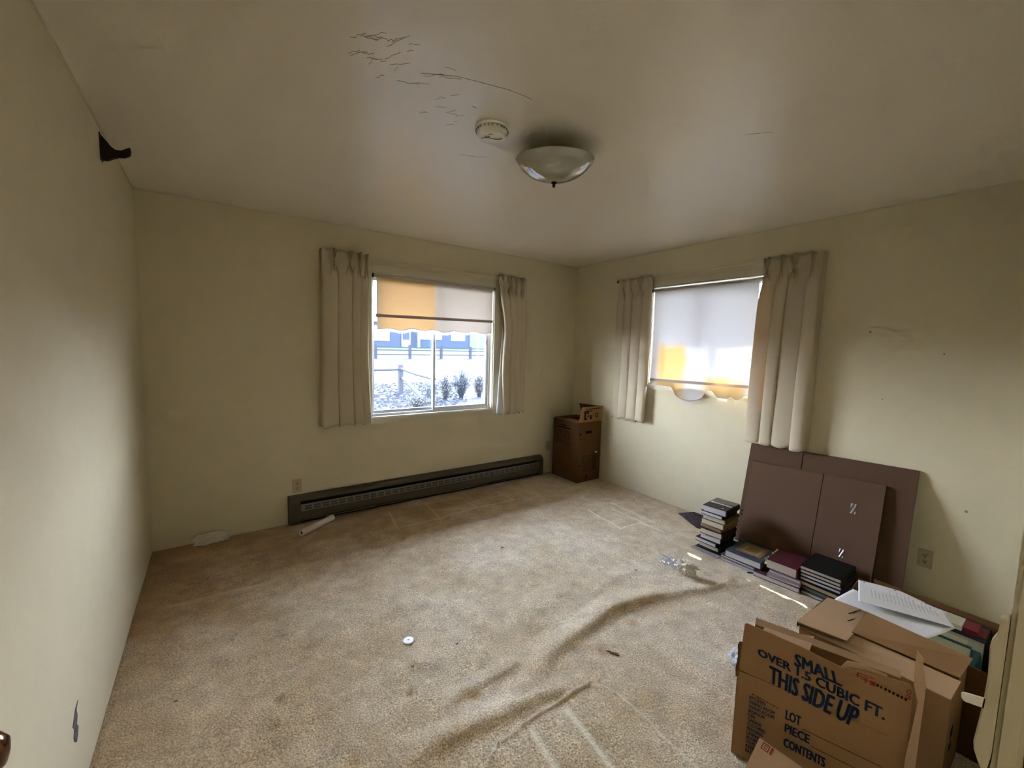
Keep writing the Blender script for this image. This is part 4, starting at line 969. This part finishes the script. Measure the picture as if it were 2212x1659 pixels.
for u, v, s_ in ((.82,.28,.030),(.79,.72,.024)):
    c = p[0].lerp(p[1], u).lerp(p[3].lerp(p[2], u), v)+nn*.0075
    e1 = (p[1]-p[0]).normalized(); e2 = (p[3]-p[0]).normalized()
    def tf(a_, b_, c=c, s_=s_, e1=e1, e2=e2): return c+e1*(a_-.5)*s_+e2*(b_-.5)*s_*2.2+nn*(.002+.003*math.sin(9*a_+7*b_+u*5))
    build('tape_scrap', MB().grid(tf, 6, 8), fl_m, r, smooth=True)['label'] = 'shiny scrap of clear tape'
for v in (.60,.64):
    q0 = p[0].lerp(p[3], v)+nn*.0076; e1 = (p[1]-p[0]).normalized(); e2 = (p[3]-p[0]).normalized()
    build('blue_mark', MB().prism([q0-e1*.02, q0-e1*.004, q0-e1*.004+e2*.018, q0-e1*.02+e2*.018], nn*.0006), ink_m, r)
top_fold = MB().prism([p[0]+nn*.0075, p[0].lerp(p[1],.575)+nn*.0075, p[0].lerp(p[1],.575)+nn*.0075+V(0,0,-.014), p[0]+nn*.0075+V(0,0,-.014)], nn*.003)
build('folded_edge', top_fold, kraftD_m, r)

# ------------------------------------------------------------------ small litter on the carpet
def floor_z(x, y):
    i = int(round((x+W)/W*NX)); j = int(round((y+5.2)/5.2*(len(ys)-1))); return float(Z[i, j])
tb = thing('paper_tube', (-2.94,-.19,0), 0, 'short white paper tube lying in front of the heater', 'tube')
a_, c_ = V(-3.065,-.300,.026), V(-2.800,-.115,.026)
b = MB(); dvec = (c_-a_).normalized()
ax = dvec.cross(V(0,0,1)).normalized(); bz = dvec.cross(ax)
n_ = 28; k = 0
for P_, R_ in ((a_,.024),(a_,.0245),(c_,.0245),(c_,.024),(c_,.016),(a_,.016)):
    for j in range(n_):
        t = 2*math.pi*j/n_; b.v.append(P_+(ax*math.cos(t)+bz*math.sin(t))*R_)
for ring in range(6):
    for j in range(n_):
        q0, q1 = ring*n_, ((ring+1) % 6)*n_; b.f.append([q0+j, q0+(j+1) % n_, q1+(j+1) % n_, q1+j])
build('tube_wall', b, mat('white_roll_paper', (.66,.60,.54), rough=.8), tb, smooth=False)
build('tube_core', MB().tube([a_+dvec*.012, c_-dvec*.012], .0158, 20), mat('dark_core', (.05,.015,.015)), tb)

def crumple(name, label, cat, c, size, m, seed, sub=4, amp=.45, flat=.5):
    bm = bmesh.new(); bmesh.ops.create_icosphere(bm, subdivisions=sub, radius=1)
    for v in bm.verts:
        d = v.co.normalized()
        n1 = mnoise.cell(d*3.1+V(seed, 0, 0)) if False else mnoise.noise(d*2.2+V(seed, seed*.7, 0))
        n2 = mnoise.turbulence(d*2.6+V(0, seed, 0), 4, True)
        v.co = d*(1+amp*n1+amp*.9*(n2-.5)); 
    for v in bm.verts:
        v.co.x *= size[0]; v.co.y *= size[1]; v.co.z = v.co.z*size[2]
    zmin = min(v.co.z for v in bm.verts)
    for v in bm.verts: v.co.z = max(v.co.z-zmin-size[2]*flat*.3, 0)
    me = bpy.data.meshes.new(name); bm.to_mesh(me); bm.free(); me.materials.append(m)
    o = bpy.data.objects.new(name, me); col.objects.link(o); o.location = c; tag(o, label, cat); return o
crumple('crumpled_tissue', 'crumpled white tissue on the carpet at the foot of the wall, far left', 'tissue', (-3.62,-.075,.002), (.115,.045,.040), tissue_m, 3.3, amp=.40)
o_ = crumple('crumpled_paper', 'crumpled white tissue ball beside the clear plastic wrapper', 'tissue', (-1.065,-2.235,floor_z(-1.065,-2.235)+.008), (.040,.058,.040), mat('cream_tissue', (.62,.57,.48), rough=.8, var=.2, vscale=30), 8.1, amp=.7)
crumple('crumpled_paper', 'white crumpled paper poking out left of the THIS SIDE UP box', 'paper', (-1.60,-2.855,.004), (.035,.045,.05), mat('bluish_white_paper', (.66,.68,.76), rough=.7), 5.7, amp=.35)
# clear plastic wrapper
g = NT('clear_plastic_film'); tr = g.n('ShaderNodeBsdfTransparent'); tr.inputs[0].default_value = (.9,.93,.97,1)
gl = g.n('ShaderNodeBsdfGlossy'); gl.inputs['Roughness'].default_value = .15; gl.inputs[0].default_value = (.9,.93,1,1)
df = g.n('ShaderNodeBsdfDiffuse'); df.inputs[0].default_value = (.7,.75,.85,1)
m1 = g.n('ShaderNodeMixShader'); m1.inputs[0].default_value = .3; g.l(gl.outputs[0], m1.inputs[1]); g.l(df.outputs[0], m1.inputs[2])
m2 = g.n('ShaderNodeMixShader'); m2.inputs[0].default_value = .32; g.l(tr.outputs[0], m2.inputs[1]); g.l(m1.outputs[0], m2.inputs[2]); g.l(m2.outputs[0], g.out.inputs[0])
pl = thing('plastic_wrapper', (-1.02,-2.09,floor_z(-1.02,-2.09)), 0, 'clear crinkled plastic wrapper on the carpet near the books', 'wrapper')
zc = pl.location.z
def film(u, v):
    x = -.94-.13*u; y = -1.99-.17*v-.03*u
    return (x+.012*mnoise.noise(V(u*6,v*6,1)), y+.012*mnoise.noise(V(u*6,v*6,5)), zc+.012+.030*abs(mnoise.noise(V(u*5,v*5,2)))*math.sin(math.pi*min(1,max(0,v)))+.022*math.exp(-((u-.5)/.13)**2))
build('film', MB().grid(film, 26, 30), g.m, pl, smooth=False)
# flat white disc with a centre hole
dz = floor_z(-2.81,-1.82)
pf2 = [(.0045,.002),(.0045,.006),(.008,.0066),(.024,.0058),(.027,.004),(.027,.002)]
tag(build('white_disc', MB().lathe([(r_0,z_0) for r_0, z_0 in pf2]+[pf2[0]], (-2.81,-1.82,dz+.001), 36), mat('white_washer', (.80,.80,.84), rough=.35)), 'small white disc with a centre hole on the middle of the carpet', 'disc')
b = MB(); z_ = floor_z(-2.015,-2.45)
b.prism([(-2.03,-2.425,z_+.003),(-2.022,-2.428,z_+.003),(-1.995,-2.47,z_+.003),(-2.004,-2.482,z_+.003),(-2.012,-2.470,z_+.003)], (0,0,.003))
tag(build('wood_splinter', b, mat('red_brown_wood', (.13,.055,.03), rough=.8)), 'reddish brown wood splinter on the carpet right of the folds', 'splinter')
z_ = floor_z(-.88,-2.2)
tag(build('wooden_stick', MB().box((-.925,-2.25,z_+.004),(-.915,-2.165,z_+.009)), mat('pale_wood', (.42,.32,.24)), bev=.001), 'short pale wooden stick on the carpet near the blue book', 'stick')
tag(build('black_pen_cap', MB().tube([(-.675,-2.452,.006),(-.650,-2.478,.006)], .004, 8), black_m), 'tiny black pen cap at the corner of the maroon book', 'pen cap')
ind = 0
for (x, y, l_, lb) in [(-3.731,-1.640,.010,'black crumb on the carpet near the left wall'), (-1.87,-1.27,.025,'thin dark thread on the carpet below the clear window'),
                   (-1.30,-2.03,.022,'short dark thread on the carpet left of the wrapper'), (-2.62,-1.98,.010,'dark crumb on the carpet right of the white disc'),
                   (-2.86,-2.00,.012,'dark crumb on the carpet just below the white disc')]:
    z_ = floor_z(x, y)+.004
    tag(build('carpet_crumb', MB().tube([(x-l_/2,y,z_),(x,y+l_*.25,z_+.001),(x+l_/2,y,z_)], .0022, 5), mat('dark_crumb', (.06,.04,.03))), lb, 'crumb')

# ------------------------------------------------------------------ outside
def prof_z(y): return float(np.interp(y, [0,14,22,30,46,90], [-.42,-.35,-.25,.22,1.10,1.6]))
def strip(name, y0, y1, x0, x1, m, n=10, lift=0, label=None):
    b = MB().grid(lambda u, v: (x0+(x1-x0)*u, y0+(y1-y0)*v, prof_z(y0+(y1-y0)*v)+lift), 8, n)
    return tag(build(name, b, m), label, kind='structure')
gg = strip('ground_gravel', .15, 15.0, -30, 40, exgrav_m, label='bright gravel ground outside')
strip('ground_drive', 15.0, 22.5, -30, 50, exroad_m, label='pale concrete drive outside')
strip('ground_verge', 22.5, 30.0, -30, 60, exgrav_m)
strip('ground_lawn', 30.0, 60, -40, 90, exlawn_m, label='lawn beyond the fence')
b = MB().grid(lambda u, v: (.15+30*u, -25+25.15*v, -.42), 4, 4); tag(build('ground_side', b, exgrav_m), kind='structure')
# roof overhangs out of view, added and sized to block sun at the windows
tag(build('sun_block_overhang', MB().box((-W-1, T, 2.46),(.80, 1.42, 2.54)), exroof_m), kind='structure')
tag(build('sun_block_overhang_side', MB().box((T, -6, 2.46),(.60, T, 2.54)), exroof_m), kind='structure')
# neighbour house
hz_ = 1.05
nb_ = thing('neighbour_house', (20,46,hz_), label='haze-blue neighbouring house across the lawn seen through the clear window', cat='house')
build('wall', MB().box((8,46,hz_-.2),(42,54,hz_+3.0)), exwall_m, nb_)
b = MB().prism([(7.2,45.2,hz_+2.9),(7.2,54.8,hz_+2.9),(7.2,50,hz_+5.2)], (35.6,0,0)); build('roof', b, exroof_m, nb_)
for (a0, a1, z0, z1, nm) in [(11.6,13.5,1.55+.3,3.4,'window'),(17.4,20.4,2.15,3.5,'window'),(21.9,23.8,2.10,3.4,'window')]:
    fwin = build(nm, MB().box((a0-.12,45.93,z0-.12),(a1+.12,46.0,z1+.12)), extrim_m, nb_)
    b = MB(); n_ = 3
    for k in range(n_):
        w_ = (a1-a0)/n_; b.box((a0+k*w_+.04,45.90,z0+.04),(a0+(k+1)*w_-.04,45.93,z1-.04))
    build('pane', b, mat('bright_exterior_glass', (.028,.04,.056), rough=.3), fwin)
dn_ = build('front_door', MB().box((15.05,45.9,hz_),(16.25,46,hz_+2.1)), exdark_m, nb_); build('door_panel', MB().box((15.25,45.87,hz_+.9),(16.05,45.9,hz_+1.9)), exwall_m, dn_)
build('porch_post', MB().box((16.9,45.2,hz_),(17.2,45.5,hz_+2.9)), extrim_m, nb_)
gd = build('garage_door', MB().box((24.6,45.9,hz_),(28.6,46,hz_+2.2)), mat('pale_garage_panel', (.026,.04,.056)), nb_)
# far rail fence
ff_ = thing('rail_fence', (12,30,.22), label='grey post and rail fence in front of the neighbour lawn', cat='fence')
for xx in (3.9,6.95,9.84,12.72,15.66,18.6): build('post', MB().box((xx-.10,29.9,.10),(xx+.10,30.1,1.36)), exwood_m, ff_)
for zz_ in (.92,.55): build('rail', MB().box((2,29.97,zz_-.045),(21,30.03,zz_+.045)), exwood_m, ff_)
# near split rail fence corner
nf = thing('split_rail_fence', (2.0,11.2,-.36), label='pale split rail fence corner post standing in the gravel', cat='fence')
build('post', MB().prism([(1.93,11.12,-.40),(2.08,11.12,-.40),(2.09,11.12,.62),(2.05,11.12,.71),(1.93,11.12,.70)], (0,.14,0)), expost_m, nf)
build('rail', MB().tube([(-1.2,11.0,.50),(.5,11.1,.53),(2.0,11.2,.53)], [.05,.055,.045], 7), expost_m, nf)
build('rail', MB().tube([(2.0,11.15,.56),(1.95,9.6,.46),(1.9,8.0,.42)], [.05,.045,.045], 7), expost_m, nf)
build('rail', MB().tube([(2.03,11.1,.22),(1.80,9.6,.02),(1.52,8.0,-.18)], [.05,.06,.05], 7), expost_m, nf)
def shrub(label, x, y, h, w, m, seed, n=150):
    rn = random.Random(seed); z0 = prof_z(y); r = thing('shrub', (x,y,z0), label=label, cat='shrub')
    b = MB(); c = MB()
    for i in range(n):
        a = rn.uniform(0,6.28); e = rn.random()**.7; rr = w*e; hh = h*(1-.22*e*e)*rn.uniform(.65,1.05)
        p0 = V(x+rn.uniform(-.05,.05), y+rn.uniform(-.05,.05), z0); p1 = V(x+rr*math.cos(a), y+rr*math.sin(a)*.8, z0+hh)
        d = (p1-p0); s = V(-math.sin(a), math.cos(a), 0)*.010
        c.add([p0-s*.5, p0+s*.5, p1+s*.3, p1-s*.3], [(0,1,2,3)])
        for k in range(5):
            q = p0+d*rn.uniform(.15,1); l_ = V(rn.uniform(-1,1), rn.uniform(-1,1), rn.uniform(.3,1.2)).normalized()*rn.uniform(.05,.10); ss = l_.cross(V(rn.uniform(-1,1),rn.uniform(-1,1),.3)).normalized()*.014
            b.add([q, q+l_*.5+ss, q+l_, q+l_*.5-ss], [(0,1,2,3)])
    tag(build('leaves', b, m, r), kind='stuff'); tag(build('stems', c, exwood_m, r), kind='stuff')
shrub('round grey-green shrub right of the window mullion outside', 3.36, 9.0, 1.0, .42, exbush_m, 1, 190)
shrub('pale dry shrub between the mullion and the grey-green shrub', 2.75, 9.0, .80, .26, exbush2_m, 2)
shrub('pale dry shrub at the right edge of the clear window', 4.20, 9.2, .85, .34, exbush2_m, 3)
shrub('dark thin shrub at the foot of the fallen rail', 1.92, 8.3, .70, .26, exbush_m, 4, 90)
shrub('low tangled shrub left of the fence post base', 1.2, 7.6, .35, .6, exbush2_m, 5, 120)
# gravel stones close to the house: one uncountable bed
b = MB(); rn = random.Random(12)
for i in range(2600):
    y = rn.uniform(5.0, 14.8); x = -2.5+(y*.62)*rn.random()+rn.uniform(0,.6); s = rn.uniform(.03,.085); z0 = prof_z(y)
    pts = [V(x+s*math.cos(t+rn.uniform(-.3,.3)), y+s*math.sin(t), z0) for t in (0,1.57,3.14,4.71)]
    b.add(pts+[V(x+rn.uniform(-.01,.01), y, z0+s*rn.uniform(.35,.8))], [(0,1,4),(1,2,4),(2,3,4),(3,0,4)])
tag(build('loose_stones', b, exgrav_m, gg), 'loose pale stones', kind='stuff')
